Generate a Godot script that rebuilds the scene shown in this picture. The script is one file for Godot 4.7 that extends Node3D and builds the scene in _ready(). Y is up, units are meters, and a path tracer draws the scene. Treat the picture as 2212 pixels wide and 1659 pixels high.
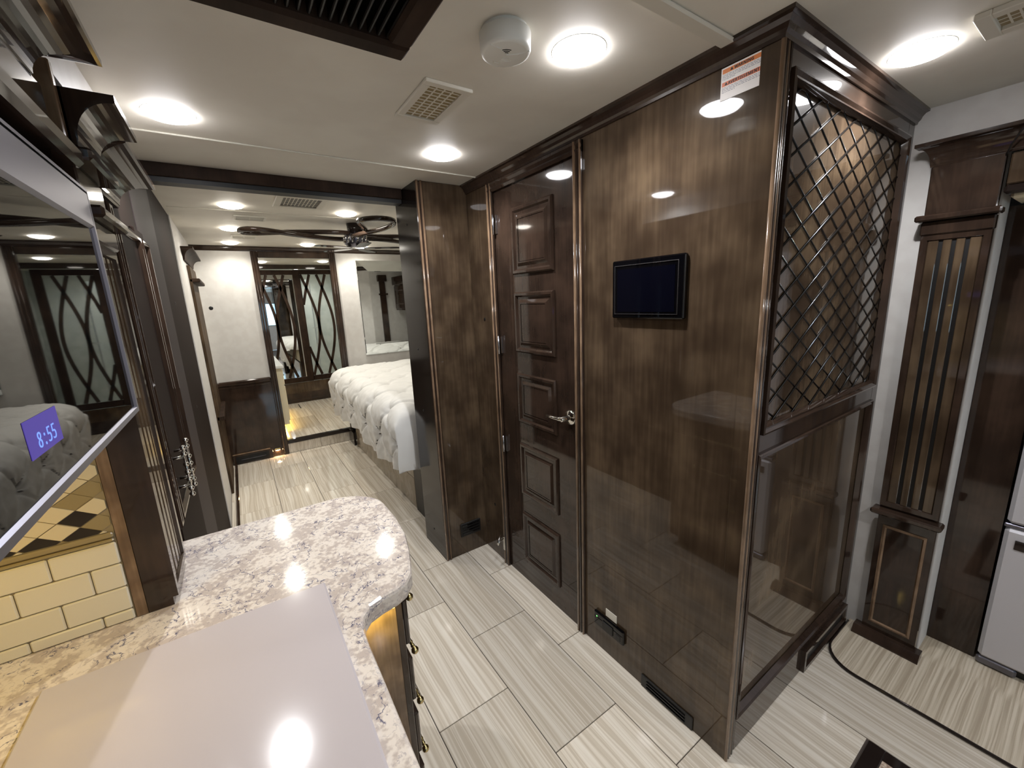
extends Node3D

const CE := 2.18       # ceiling height
const XW := 1.163      # passage face of the bathroom wall
const ZF := -0.540     # front face of the bathroom wall
const ZC := -2.123     # front face of the wardrobe end
var M := {}
var taken := {}

func _ready() -> void:
	# ---------- camera, sky, exposure ----------
	var cam := Camera3D.new()
	cam.name = "camera"
	cam.fov = 86.44
	cam.near = 0.02
	cam.far = 60.0
	add_child(cam)
	cam.transform = Transform3D(Basis(Vector3(0.82690, -0.04282, 0.56072), Vector3(0.14999, 0.97777, -0.14653), Vector3(-0.54198, 0.20527, 0.81493)), Vector3(0, 1.57, 0))
	cam.current = true
	var env := Environment.new()
	env.background_mode = Environment.BG_COLOR
	env.background_color = Color(0.74, 0.90, 1.0)
	env.background_energy_multiplier = 2.0
	env.ambient_light_source = Environment.AMBIENT_SOURCE_DISABLED
	env.tonemap_mode = Environment.TONE_MAPPER_LINEAR
	env.tonemap_exposure = 2.2
	env.sdfgi_enabled = true
	env.ssao_enabled = true
	env.ssil_enabled = true
	var we := WorldEnvironment.new()
	we.name = "surroundings"
	we.environment = env
	add_child(we)
	make_materials()
	build_shell()
	build_floor()
	build_ceiling_things()
	build_bath_wall()
	build_bath_front()
	build_wardrobe_end()
	build_slide_right()
	build_kitchen()
	build_passage_left()
	build_bedroom()
	build_bathroom()

# ---------------------------------------------------------------- helpers
func numbered(n: String) -> String:
	if not taken.has(n):
		taken[n] = 0
		return n
	taken[n] += 1
	return n + "_%03d" % taken[n]

func thing(called: String, label: String, category: String, at := Vector3.ZERO, group := "") -> Node3D:
	var o := Node3D.new()
	o.name = numbered(called)
	add_child(o)
	o.position = at
	tag(o, label, category, group)
	return o

func tag(o: Node, label: String, category: String, group := "") -> void:
	o.set_meta("label", label)
	o.set_meta("category", category)
	if group != "":
		o.set_meta("group", group)

func build(st: SurfaceTool, called: String, mat: Material, parent: Node = null) -> MeshInstance3D:
	st.generate_normals()
	return place(st.commit(), called, mat, parent)

func place(mesh: Mesh, called: String, mat: Material, parent: Node = null, at := Vector3.ZERO) -> MeshInstance3D:
	var o := MeshInstance3D.new()
	o.mesh = mesh
	o.material_override = mat
	o.position = at
	if parent == null:
		o.name = numbered(called)
		add_child(o)
	else:
		o.name = called
		parent.add_child(o, true)
	return o

func struct(st: SurfaceTool, called: String, mat: Material, label: String, category: String) -> MeshInstance3D:
	var o := build(st, called, mat)
	o.set_meta("kind", "structure")
	tag(o, label, category)
	return o

func mb(smooth := false) -> SurfaceTool:
	var st := SurfaceTool.new()
	st.begin(Mesh.PRIMITIVE_TRIANGLES)
	st.set_smooth_group(0 if smooth else -1)
	return st

func tri(st: SurfaceTool, a: Vector3, b: Vector3, c: Vector3, out: Vector3) -> void:
	# faces the direction out
	if (b - a).cross(c - a).dot(out) > 0.0:
		st.add_vertex(a); st.add_vertex(c); st.add_vertex(b)
	else:
		st.add_vertex(a); st.add_vertex(b); st.add_vertex(c)

func quad(st: SurfaceTool, a: Vector3, b: Vector3, c: Vector3, d: Vector3, out: Vector3) -> void:
	tri(st, a, b, c, out)
	tri(st, a, c, d, out)

func bx(st: SurfaceTool, x0: float, x1: float, y0: float, y1: float, z0: float, z1: float, e := 0.0) -> void:
	var lo := Vector3(minf(x0, x1), minf(y0, y1), minf(z0, z1))
	var hi := Vector3(maxf(x0, x1), maxf(y0, y1), maxf(z0, z1))
	var h := (hi - lo) / 2.0
	var c := (hi + lo) / 2.0
	e = minf(e, minf(h.x, minf(h.y, h.z)) * 0.9)
	for ax in 3:
		var u := (ax + 1) % 3
		var w := (ax + 2) % 3
		for s in [-1.0, 1.0]:
			var p := []
			for k in [[-1, -1], [1, -1], [1, 1], [-1, 1]]:
				var v := Vector3.ZERO
				v[ax] = s * h[ax]
				v[u] = k[0] * (h[u] - e)
				v[w] = k[1] * (h[w] - e)
				p.append(c + v)
			var n := Vector3.ZERO
			n[ax] = s
			quad(st, p[0], p[1], p[2], p[3], n)
	if e <= 0.0:
		return
	for ax in 3:
		var u := (ax + 1) % 3
		var w := (ax + 2) % 3
		for su in [-1.0, 1.0]:
			for sw in [-1.0, 1.0]:
				var q := []
				for k in [[-1, 0], [1, 0], [1, 1], [-1, 1]]:
					var v := Vector3.ZERO
					v[ax] = k[0] * (h[ax] - e)
					v[u] = su * (h[u] - (e if k[1] == 1 else 0.0))
					v[w] = sw * (h[w] - (0.0 if k[1] == 1 else e))
					q.append(c + v)
				var n := Vector3.ZERO
				n[u] = su
				n[w] = sw
				quad(st, q[0], q[1], q[2], q[3], n)
	for sx in [-1.0, 1.0]:
		for sy in [-1.0, 1.0]:
			for sz in [-1.0, 1.0]:
				tri(st, c + Vector3(sx * h.x, sy * (h.y - e), sz * (h.z - e)), c + Vector3(sx * (h.x - e), sy * h.y, sz * (h.z - e)), c + Vector3(sx * (h.x - e), sy * (h.y - e), sz * h.z), Vector3(sx, sy, sz))

func box(called: String, mat: Material, parent: Node, x0: float, x1: float, y0: float, y1: float, z0: float, z1: float, e := 0.0) -> MeshInstance3D:
	var st := mb()
	bx(st, x0, x1, y0, y1, z0, z1, e)
	return build(st, called, mat, parent)

func to3(axis: String, p: Vector2, a: float) -> Vector3:
	if axis == "x":
		return Vector3(a, p.y, p.x)
	if axis == "y":
		return Vector3(p.x, a, p.y)
	return Vector3(p.x, p.y, a)

func extr(st: SurfaceTool, prof: PackedVector2Array, axis: String, a0: float, a1: float, miter0 := 0.0, miter1 := 0.0, ref := Vector2.ZERO) -> void:
	# prof: axis x -> (z, y); axis y -> (x, z); axis z -> (x, y). Mitres slide each end by the distance of the profile point from ref.x
	var area := 0.0
	var n := prof.size()
	for i in n:
		area += prof[i].cross(prof[(i + 1) % n])
	var sg := signf(area)
	for i in n:
		var p := prof[i]
		var q := prof[(i + 1) % n]
		var d := (q - p) * sg
		var o := to3(axis, Vector2(d.y, -d.x), 0.0)
		var p0 := a0 + miter0 * absf(p.x - ref.x)
		var q0 := a0 + miter0 * absf(q.x - ref.x)
		var p1 := a1 + miter1 * absf(p.x - ref.x)
		var q1 := a1 + miter1 * absf(q.x - ref.x)
		quad(st, to3(axis, p, p0), to3(axis, q, q0), to3(axis, q, q1), to3(axis, p, p1), o)
	var ids := Geometry2D.triangulate_polygon(prof)
	var dir := to3(axis, Vector2.ZERO, 1.0)
	for i in range(0, ids.size(), 3):
		var v0 := []
		var v1 := []
		for k in 3:
			var p := prof[ids[i + k]]
			v0.append(to3(axis, p, a0 + miter0 * absf(p.x - ref.x)))
			v1.append(to3(axis, p, a1 + miter1 * absf(p.x - ref.x)))
		tri(st, v0[0], v0[1], v0[2], -dir * signf(a1 - a0))
		tri(st, v1[0], v1[1], v1[2], dir * signf(a1 - a0))

func tube(st: SurfaceTool, pts: Array, r: float, sides := 8, closed := false, flat := 1.0) -> void:
	var n := pts.size()
	var rings := []
	var up := Vector3.UP
	for i in n:
		var a: Vector3 = pts[(i - 1 + n) % n] if (closed or i > 0) else pts[i]
		var b: Vector3 = pts[(i + 1) % n] if (closed or i < n - 1) else pts[i]
		var t := (b - a).normalized()
		if absf(t.dot(up)) > 0.95:
			up = Vector3(1, 0, 0) if absf(t.x) < 0.9 else Vector3(0, 0, 1)
		var s := t.cross(up).normalized()
		var w := s.cross(t).normalized()
		var ring := []
		for k in sides:
			var an := TAU * k / sides
			ring.append(pts[i] + s * cos(an) * r + w * sin(an) * r * flat)
		rings.append(ring)
	for i in (n if closed else n - 1):
		for k in sides:
			var k2 := (k + 1) % sides
			var a: Array = rings[i]
			var b: Array = rings[(i + 1) % n]
			var mid: Vector3 = (pts[i] + pts[(i + 1) % n]) / 2.0
			quad(st, a[k], a[k2], b[k2], b[k], (a[k] + b[k2]) / 2.0 - mid)
	if not closed:
		for e in [0, n - 1]:
			var o: Vector3 = pts[0] - pts[1] if e == 0 else pts[n - 1] - pts[n - 2]
			for k in range(1, sides - 1):
				tri(st, rings[e][0], rings[e][k], rings[e][k + 1], o)

func lathe(st: SurfaceTool, prof: Array, xf: Transform3D, seg := 24) -> void:
	for i in prof.size() - 1:
		for k in seg:
			var a0 := TAU * k / seg
			var a1 := TAU * (k + 1) / seg
			var p: Vector2 = prof[i]
			var q: Vector2 = prof[i + 1]
			var v := []
			for c in [[p, a0], [p, a1], [q, a1], [q, a0]]:
				v.append(Vector3(c[0].x * cos(c[1]), c[0].y, c[0].x * sin(c[1])))
			var d := q - p
			var am := (a0 + a1) / 2.0
			var o := Vector3(-d.y * -1.0 * cos(am), -d.x, -d.y * -1.0 * sin(am))
			if p.x < 1e-6:
				tri(st, xf * v[0], xf * v[2], xf * v[3], xf.basis * o)
			elif q.x < 1e-6:
				tri(st, xf * v[0], xf * v[1], xf * v[2], xf.basis * o)
			else:
				quad(st, xf * v[0], xf * v[1], xf * v[2], xf * v[3], xf.basis * o)

func ball(st: SurfaceTool, at: Vector3, r: float, seg := 10) -> void:
	var prof := []
	for i in range(seg / 2 + 1):
		var a := PI * i / (seg / 2)
		prof.append(Vector2(r * sin(a), -r * cos(a)))
	prof[0].x = 0.0
	prof[-1].x = 0.0
	lathe(st, prof, Transform3D(Basis(), at), seg)

func at_dir(at: Vector3, y_dir: Vector3) -> Transform3D:
	# a frame whose y axis points along y_dir
	var y := y_dir.normalized()
	var x := Vector3(0, 1, 0).cross(y)
	if x.length() < 0.01:
		x = Vector3(1, 0, 0)
	x = x.normalized()
	return Transform3D(Basis(x, y, x.cross(y)), at)

# a rectangular moulding frame on a plane: axis "x" plane x=const facing sx, u = z; axis "z" plane z=const facing +z, u = x
func rect_frame(st: SurfaceTool, axis: String, face: float, dirn: float, u0: float, u1: float, y0: float, y1: float, steps: Array) -> void:
	# steps: [inset, height] pairs walked from the outer edge inwards
	var rings := []
	for s in steps:
		var i: float = s[0]
		var f: float = face + dirn * s[1]
		var ring := []
		for c in [[u0 + i, y0 + i], [u1 - i, y0 + i], [u1 - i, y1 - i], [u0 + i, y1 - i]]:
			ring.append(Vector3(f, c[1], c[0]) if axis == "x" else Vector3(c[0], c[1], f))
		rings.append(ring)
	var out := Vector3(dirn, 0, 0) if axis == "x" else Vector3(0, 0, dirn)
	var ctr: Vector3 = (rings[0][0] + rings[0][2]) / 2.0
	for r in rings.size() - 1:
		var di: float = steps[r + 1][0] - steps[r][0]
		var dh: float = steps[r + 1][1] - steps[r][1]
		for k in 4:
			var a: Vector3 = rings[r][k]
			var b: Vector3 = rings[r][(k + 1) % 4]
			var c: Vector3 = rings[r + 1][(k + 1) % 4]
			var d: Vector3 = rings[r + 1][k]
			var away := ((a + b) / 2.0 - ctr)
			away -= out * away.dot(out)
			quad(st, a, b, c, d, out * di + away.normalized() * dh)

# ---------------------------------------------------------------- textures and materials
func layer(w: int, h: int, sd: int, freq: float, sw: int, sh: int, oct := 3, kind := FastNoiseLite.TYPE_SIMPLEX_SMOOTH) -> PackedByteArray:
	# a tileable noise, computed at sw x sh and stretched to w x h
	var n := FastNoiseLite.new()
	n.seed = sd
	n.noise_type = kind
	n.frequency = freq
	n.fractal_octaves = oct
	var im := n.get_seamless_image(sw, sh, false, false, 0.12, true)
	im.convert(Image.FORMAT_L8)
	if sw != w or sh != h:
		im.resize(w, h, Image.INTERPOLATE_CUBIC)
	return im.get_data()

func tex_from(w: int, h: int, data: PackedByteArray) -> ImageTexture:
	var im := Image.create_from_data(w, h, false, Image.FORMAT_RGB8, data)
	im.generate_mipmaps()
	return ImageTexture.create_from_image(im)

func wood_tex(sd: int, dark: Color, light: Color, w := 512, h := 512) -> ImageTexture:
	var blot := layer(w, h, sd, 0.030, w / 4, h / 4, 4)
	var band := layer(w, h, sd + 1, 0.020, w, h / 10, 3)
	var fine := layer(w, h, sd + 2, 0.12, w, h / 16, 2)
	var d := PackedByteArray()
	d.resize(w * h * 3)
	for i in w * h:
		var t := clampf((blot[i] * 0.55 + band[i] * 0.25 + fine[i] * 0.20) / 255.0, 0.0, 1.0)
		t = smoothstep(0.18, 0.86, t)
		d[i * 3] = int(lerpf(dark.r, light.r, t) * 255.0)
		d[i * 3 + 1] = int(lerpf(dark.g, light.g, t) * 255.0)
		d[i * 3 + 2] = int(lerpf(dark.b, light.b, t) * 255.0)
	return tex_from(w, h, d)

func streak_tex(sd: int, cols: Array, along_u: bool, bend := 0.16, w := 512, h := 512) -> ImageTexture:
	# wavy lines that run along v (or u): a vein-cut limestone look
	var warp := layer(w, h, sd, 0.012, w / 2, h / 4, 2)
	var wide := layer(w, h, sd + 3, 0.016, w, h / 24, 2)
	var fine := layer(w, h, sd + 5, 0.050, w, h / 30, 3)
	var d := PackedByteArray()
	d.resize(w * h * 3)
	for y in h:
		for x in w:
			var i := y * w + x
			var sx := (x + int(warp[i] * bend)) % w
			var j := y * w + sx
			var t := clampf((wide[j] * 0.42 + fine[j] * 0.58) / 255.0, 0.0, 1.0)
			t = smoothstep(0.2, 0.85, t) * 2.0
			var a: Color = cols[0] if t < 1.0 else cols[1]
			var b: Color = cols[1] if t < 1.0 else cols[2]
			var c := a.lerp(b, t if t < 1.0 else t - 1.0)
			var o := (x * h + y) * 3 if along_u else i * 3
			d[o] = int(c.r * 255.0)
			d[o + 1] = int(c.g * 255.0)
			d[o + 2] = int(c.b * 255.0)
	return tex_from(h if along_u else w, w if along_u else h, d)

func quartz_tex() -> ImageTexture:
	var w := 1024
	var h := 1024
	var base := layer(w, h, 11, 0.014, w / 2, h / 2, 2)
	var cell := layer(w, h, 12, 0.020, w, h, 4)
	var vein := layer(w, h, 13, 0.013, w, h, 5)
	var gate := layer(w, h, 14, 0.012, w / 2, h / 2, 3)
	var speck := layer(w, h, 15, 0.035, w, h, 3)
	var d := PackedByteArray()
	d.resize(w * h * 3)
	for i in w * h:
		var t := base[i] / 255.0
		var c := Color(0.75, 0.70, 0.66).lerp(Color(0.89, 0.85, 0.80), smoothstep(0.36, 0.60, t * 0.45 + speck[i] / 255.0 * 0.55))
		var m := absf(cell[i] / 255.0 - 0.5)
		c = c.lerp(Color(0.58, 0.55, 0.57), clampf(1.0 - m / 0.020, 0.0, 1.0) * 0.62)
		var g := smoothstep(0.38, 0.58, gate[i] / 255.0)
		var v := clampf(1.15 - absf(vein[i] / 255.0 - 0.5) / 0.022, 0.0, 1.0)
		c = c.lerp(Color(0.33, 0.33, 0.42), v * g * 0.95)
		d[i * 3] = int(c.r * 255.0)
		d[i * 3 + 1] = int(c.g * 255.0)
		d[i * 3 + 2] = int(c.b * 255.0)
	return tex_from(w, h, d)

func soft_tex(sd: int, a: Color, b: Color, freq: float, sw := 256, sh := 256) -> ImageTexture:
	var l := layer(256, 256, sd, freq, sw, sh, 4)
	var d := PackedByteArray()
	d.resize(256 * 256 * 3)
	for i in 256 * 256:
		var c := a.lerp(b, smoothstep(0.2, 0.8, l[i] / 255.0))
		d[i * 3] = int(c.r * 255.0)
		d[i * 3 + 1] = int(c.g * 255.0)
		d[i * 3 + 2] = int(c.b * 255.0)
	return tex_from(256, 256, d)

func flat_mat(r: int, g: int, b: int, rough := 0.5, metal := 0.0, coat := 0.0) -> StandardMaterial3D:
	var m := StandardMaterial3D.new()
	m.albedo_color = Color8(r, g, b)
	m.roughness = rough
	m.metallic = metal
	if coat > 0.0:
		m.clearcoat_enabled = true
		m.clearcoat = coat
		m.clearcoat_roughness = 0.05
	return m

func tex_mat(t: Texture2D, scale: Vector3, rough: float, coat := 0.0, world := true, coat_rough := 0.05) -> StandardMaterial3D:
	var m := flat_mat(255, 255, 255, rough, 0.0, coat)
	m.albedo_texture = t
	m.uv1_triplanar = true
	m.uv1_world_triplanar = world
	m.uv1_scale = scale
	m.clearcoat_roughness = coat_rough
	return m

func glow_mat(c: Color, power: float) -> StandardMaterial3D:
	var m := StandardMaterial3D.new()
	m.albedo_color = Color(0.9, 0.9, 0.9)
	m.emission_enabled = true
	m.emission = c
	m.emission_energy_multiplier = power
	return m

func make_materials() -> void:
	var w1 := wood_tex(1, Color8(56, 44, 33), Color8(96, 80, 62))
	var w2 := wood_tex(21, Color8(42, 32, 26), Color8(62, 48, 39))
	var w3 := wood_tex(41, Color8(98, 78, 60), Color8(146, 120, 96))
	M.panel = tex_mat(w1, Vector3(0.9, 0.9, 0.9), 0.38, 1.0, true, 0.03)
	M.wood = tex_mat(w2, Vector3(1.3, 1.3, 1.3), 0.36, 1.0, true, 0.05)
	M.tan = tex_mat(w3, Vector3(2, 2, 2), 0.34, 1.0, true, 0.08)
	for k in [M.panel, M.wood, M.tan]:
		k.metallic_specular = 0.08
	M.darkwood = flat_mat(34, 27, 24, 0.3, 0.0, 0.7)
	M.darkwood.metallic_specular = 0.1
	M.black = flat_mat(10, 9, 9, 0.45)
	M.satin = tex_mat(w2, Vector3(1.3, 1.3, 1.3), 0.55)
	M.satin.metallic_specular = 0.2
	M.satin_dark = flat_mat(36, 27, 23, 0.6)
	M.satin_dark.metallic_specular = 0.15
	M.satin_grey = flat_mat(62, 54, 53, 0.55)
	M.satin_grey.metallic_specular = 0.2
	M.satin_panel = tex_mat(w1, Vector3(0.9, 0.9, 0.9), 0.55)
	M.satin_panel.metallic_specular = 0.2
	M.lattice = flat_mat(16, 13, 11, 0.22)
	M.lattice.metallic_specular = 0.35
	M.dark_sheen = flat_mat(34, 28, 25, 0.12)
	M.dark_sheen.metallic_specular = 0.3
	M.gloss_black = flat_mat(6, 6, 8, 0.02)
	M.screen = flat_mat(5, 6, 16, 0.08)
	M.silver = flat_mat(200, 200, 204, 0.25, 1.0)
	M.chrome = flat_mat(222, 220, 214, 0.08, 1.0)
	M.brass = flat_mat(196, 178, 128, 0.18, 1.0)
	M.steel = flat_mat(150, 150, 162, 0.38, 1.0)
	M.fridge = flat_mat(204, 202, 206, 0.6, 0.45)
	M.steel_dark = flat_mat(120, 120, 130, 0.32, 1.0)
	M.mirror = flat_mat(232, 236, 236, 0.015, 1.0)
	M.ceiling = tex_mat(soft_tex(60, Color8(222, 217, 206), Color8(229, 225, 214), 0.02), Vector3(0.5, 0.5, 0.5), 0.55)
	M.batten = flat_mat(216, 212, 200, 0.4)
	M.wallpaper = tex_mat(soft_tex(61, Color8(200, 196, 191), Color8(206, 203, 198), 0.03), Vector3(1.2, 1.2, 1.2), 0.5)
	M.white = flat_mat(232, 232, 226, 0.35)
	M.offwhite = flat_mat(222, 218, 206, 0.4)
	M.cream = flat_mat(226, 214, 184, 0.35)
	M.grout = flat_mat(72, 62, 56, 0.8)
	M.quartz = tex_mat(quartz_tex(), Vector3(1.5, 1.5, 1.5), 0.09, 0.0)
	M.cover = flat_mat(194, 186, 187, 0.11)
	M.subway = flat_mat(222, 214, 192, 0.12, 0.0, 0.6)
	M.subgrout = flat_mat(150, 136, 108, 0.8)
	M.diamond_pale = flat_mat(214, 200, 168, 0.25)
	M.diamond_tan = flat_mat(150, 134, 98, 0.2)
	M.diamond_dark = flat_mat(40, 34, 28, 0.08)
	M.tilegroutline = flat_mat(160, 148, 120, 0.6)
	M.tiles = []
	var stone := streak_tex(71, [Color8(200, 188, 170), Color8(219, 209, 193), Color8(231, 223, 209)], false)
	for k in 5:
		var m := tex_mat(stone, Vector3(4.0, 4.0, 0.7), 0.07, 0.0, false)
		m.uv1_offset = Vector3(0.23 * k, 0.41 * k, 0.37 * k)
		m.albedo_color = Color(1, 1, 1).darkened([0.0, 0.06, 0.02, 0.10, 0.04][k])
		M.tiles.append(m)
	M.bed_tile = tex_mat(stone, Vector3(4.0, 4.0, 0.7), 0.07, 0.0, false)
	M.bed_tile.albedo_color = Color(0.74, 0.72, 0.69)
	M.slide_floor = tex_mat(streak_tex(91, [Color8(160, 147, 127), Color8(184, 172, 152), Color8(202, 191, 172)], true, 0.05), Vector3(1.6, 1.6, 5.0), 0.5)
	M.inlay = tex_mat(soft_tex(95, Color8(150, 128, 112), Color8(206, 190, 172), 0.06), Vector3(5, 5, 5), 0.15)
	M.linen = flat_mat(214, 212, 207, 0.85)
	M.linen.rim_enabled = true
	M.linen.rim = 0.25
	M.pillow = flat_mat(226, 222, 212, 0.9)
	M.lens = glow_mat(Color(1.0, 0.99, 1.0), 11.0)
	M.lens_warm = glow_mat(Color(1.0, 0.97, 0.92), 7.5)
	M.glow_yellow = glow_mat(Color(1.0, 0.88, 0.44), 3.0)
	M.display = glow_mat(Color(0.36, 0.30, 0.66), 0.38)
	M.display.albedo_color = Color(0.05, 0.04, 0.1)
	M.display_ink = glow_mat(Color(0.48, 0.62, 1.0), 0.55)
	M.display_ink.albedo_color = Color(0.1, 0.1, 0.2)
	M.green = glow_mat(Color(0.2, 0.9, 0.2), 1.0)
	M.glass = flat_mat(235, 245, 245, 0.02)
	M.glass.transparency = BaseMaterial3D.TRANSPARENCY_ALPHA
	M.glass.albedo_color = Color(0.9, 0.97, 0.97, 0.12)
	M.shower = tex_mat(soft_tex(66, Color8(200, 206, 200), Color8(222, 226, 220), 0.015), Vector3(1, 1, 1), 0.2)

# ---------------------------------------------------------------- room shell
func wall(called: String, mat: Material, label: String, x0: float, x1: float, y0: float, y1: float, z0: float, z1: float, category := "wall") -> MeshInstance3D:
	var st := mb()
	bx(st, x0, x1, y0, y1, z0, z1)
	return struct(st, called, mat, label, category)

func build_shell() -> void:
	wall("ceiling", M.ceiling, "off-white padded ceiling of the coach with round lights", -1.0, 3.2, CE, CE + 0.08, -7.2, 4.6, "ceiling")
	# coach side walls
	wall("wall_right", M.wallpaper, "pale grey wallpapered wall strip beside the fluted wooden pilaster", 2.215, 2.36, 0.0, CE, ZF - 0.02, -0.287)
	wall("wall_right_header", M.wallpaper, "pale grey wall band above the refrigerator cornice", 2.215, 2.36, 2.045, CE, -0.287, 2.2)
	wall("wall_right_front", M.wallpaper, "pale coach side wall towards the windscreen", 2.215, 2.36, 0.0, CE, 2.2, 4.5)
	wall("wall_slide_back", M.wallpaper, "back wall of the refrigerator slide-out", 3.0, 3.1, 0.0, CE, -0.6, 2.3)
	wall("wall_slide_end", M.wallpaper, "end wall of the refrigerator slide-out", 2.36, 3.0, 0.0, CE, 2.2, 2.3)
	wall("wall_left_front", M.wallpaper, "pale coach side wall beyond the kitchen counter", -0.32, -0.22, 0.0, CE, 1.3, 4.5)
	wall("wall_kitchen_back", M.wallpaper, "back wall of the kitchen slide-out", -1.0, -0.9, 0.0, CE, -3.6, 1.4)
	wall("wall_kitchen_near", M.wallpaper, "near end wall of the kitchen slide-out", -0.9, -0.32, 0.0, CE, 1.3, 1.4)
	# front end with the windscreen opening
	var st := mb()
	bx(st, -0.32, 2.36, 0.0, 0.95, 4.5, 4.6)
	bx(st, -0.32, 2.36, 1.75, CE, 4.5, 4.6)
	bx(st, -0.32, 0.0, 0.95, 1.75, 4.5, 4.6)
	bx(st, 2.0, 2.36, 0.95, 1.75, 4.5, 4.6)
	struct(st, "wall_front", M.wallpaper, "front end wall around the windscreen", "wall")
	var w := wall("window_1", M.glass, "windscreen glass at the front of the coach", 0.0, 2.0, 0.95, 1.75, 4.54, 4.55, "window")
	box("window_frame", M.black, w, -0.02, 2.02, 1.75, 1.77, 4.49, 4.56)
	box("window_frame", M.black, w, -0.02, 2.02, 0.93, 0.95, 4.49, 4.56)
	wall("wall_slide_far", M.wallpaper, "far end wall of the refrigerator slide-out", 2.30, 3.0, 0.0, CE, -0.62, -0.545)
	# bath block inside
	wall("wall_bath_far", M.wallpaper, "pale partition closing the bedroom behind the wardrobe end", XW, 3.1, 0.0, CE, -2.50, -2.44)
	wall("wall_bath_inner", M.wallpaper, "inner wall of the bathroom compartment", 2.22, 2.30, 0.0, CE, -2.44, ZF - 0.04)

func build_floor() -> void:
	var st := mb()
	bx(st, -1.0, 3.1, -0.06, -0.004, -4.95, 4.5)
	var f := struct(st, "floor", M.grout, "glossy beige striated stone tile floor with thin dark joints", "floor")
	var rng := RandomNumberGenerator.new()
	rng.seed = 7
	var z0 := [-0.895, -1.201, -0.895, -1.201, -0.895, -1.239, -0.90, -1.20, -0.95]
	var g := 0.0016
	for c in 9:
		var xa: float = 0.1015 + 0.3053 * (c - 2)
		var xb: float = xa + 0.3053
		for k in range(-7, 10):
			var zb: float = z0[c] + 0.6115 * k
			var za: float = zb - 0.6115
			var a := maxf(za, -4.945)
			var b := minf(zb, 2.2)
			if b - a < 0.02:
				continue
			# hidden under the bathroom block or the slide-out floor
			if xa > 1.2 and b < -0.6 and a > -2.5:
				continue
			if xa > 1.3 and b <= -0.6:
				continue
			var x0 := xa
			var x1 := xb
			if c == 0:
				x0 = maxf(x0, -0.235)
			# the inlay occupies one corner of the front hall
			if x0 > 0.9 and x1 < 1.64 and b > -0.28:
				if a < -0.29:
					b = -0.288
				else:
					continue
			if x0 > 1.85:
				x1 = minf(x1, 2.215)
				a = maxf(a, -0.54)
				if b - a < 0.02:
					continue
			var t := mb()
			bx(t, -(x1 - x0) / 2.0 + g, (x1 - x0) / 2.0 - g, -0.008, 0.0, -(b - a) / 2.0 + g, (b - a) / 2.0 - g, 0.0012)
			var o := build(t, "tile", M.tiles[rng.randi() % 5], f)
			o.position = Vector3((x0 + x1) / 2.0, 0.0, (a + b) / 2.0)
	# dark framed inlay in the hall floor
	var inl := thing("floor_inlay", "dark framed stone inlay set in the hall floor tiles", "floor inlay", Vector3(1.28, 0, 0.0))
	box("stone_field", M.inlay, inl, -0.30, 0.30, -0.003, 0.0005, -0.235, 0.60)
	box("border_strip", M.darkwood, inl, -0.346, 0.346, -0.003, 0.0012, -0.283, -0.238, 0.001)
	box("border_strip", M.darkwood, inl, 0.302, 0.346, -0.003, 0.0012, -0.2365, 0.60, 0.001)
	box("border_strip", M.darkwood, inl, -0.346, -0.302, -0.003, 0.0012, -0.2365, 0.60, 0.001)

func ceiling_light(x: float, z: float, label: String, group: String, power: float, col: Color, lens: Material, r := 0.068, y := CE) -> void:
	var t := thing("ceiling_light", label, "ceiling light", Vector3(x, y, z), group)
	var st := mb(true)
	lathe(st, [Vector2(r + 0.0015, 0.0), Vector2(r + 0.001, -0.0008), Vector2(r - 0.004, -0.0008)], Transform3D(), 40)
	build(st, "trim_ring", M.white, t)
	st = mb(true)
	lathe(st, [Vector2(0.0, -0.020), Vector2(r * 0.5, -0.018), Vector2(r * 0.85, -0.011), Vector2(r, -0.0016), Vector2(r, -0.001), Vector2(0.0, -0.001)], Transform3D(), 40)
	build(st, "lens", lens, t)
	var l := SpotLight3D.new()
	l.name = "glow"
	l.light_energy = power
	l.light_color = col
	l.light_size = 0.006
	l.spot_range = 12.0
	l.spot_attenuation = 2.0
	l.spot_angle = 78.0
	l.spot_angle_attenuation = 0.9
	l.shadow_enabled = true
	l.position = Vector3(0, -0.012, 0)
	l.rotation.x = -PI / 2
	t.add_child(l)

func grille(t: Node3D, mat: Material, w: float, d: float, border: float, nx: int, nz: int, bar: float, drop: float, back: Material) -> void:
	# a louvre panel hanging on the ceiling: centre at the origin, w along x, d along z
	var st := mb()
	rect_frame_flat(st, w, d, border, drop)
	build(st, "frame", mat, t)
	box("backing", back, t, -w / 2 + border, w / 2 - border, -0.0035, -0.001, -d / 2 + border, d / 2 - border)
	for i in range(1, nz):
		var z := -d / 2 + border + (d - 2 * border) * i / nz
		box("slat", mat, t, -w / 2 + border, w / 2 - border, -0.0045, -0.0035, z - bar / 2, z + bar / 2)
	for i in range(1, nx):
		var x := -w / 2 + border + (w - 2 * border) * i / nx
		box("divider", mat, t, x - bar / 2, x + bar / 2, -0.0043, -0.0035, -d / 2 + border, d / 2 - border)

func rect_frame_flat(st: SurfaceTool, w: float, d: float, b: float, drop: float) -> void:
	bx(st, -w / 2, w / 2, -drop, 0.0, -d / 2, -d / 2 + b, 0.002)
	bx(st, -w / 2, w / 2, -drop, 0.0, d / 2 - b, d / 2, 0.002)
	bx(st, -w / 2, -w / 2 + b, -drop, 0.0, -d / 2 + b, d / 2 - b, 0.002)
	bx(st, w / 2 - b, w / 2, -drop, 0.0, -d / 2 + b, d / 2 - b, 0.002)

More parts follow.
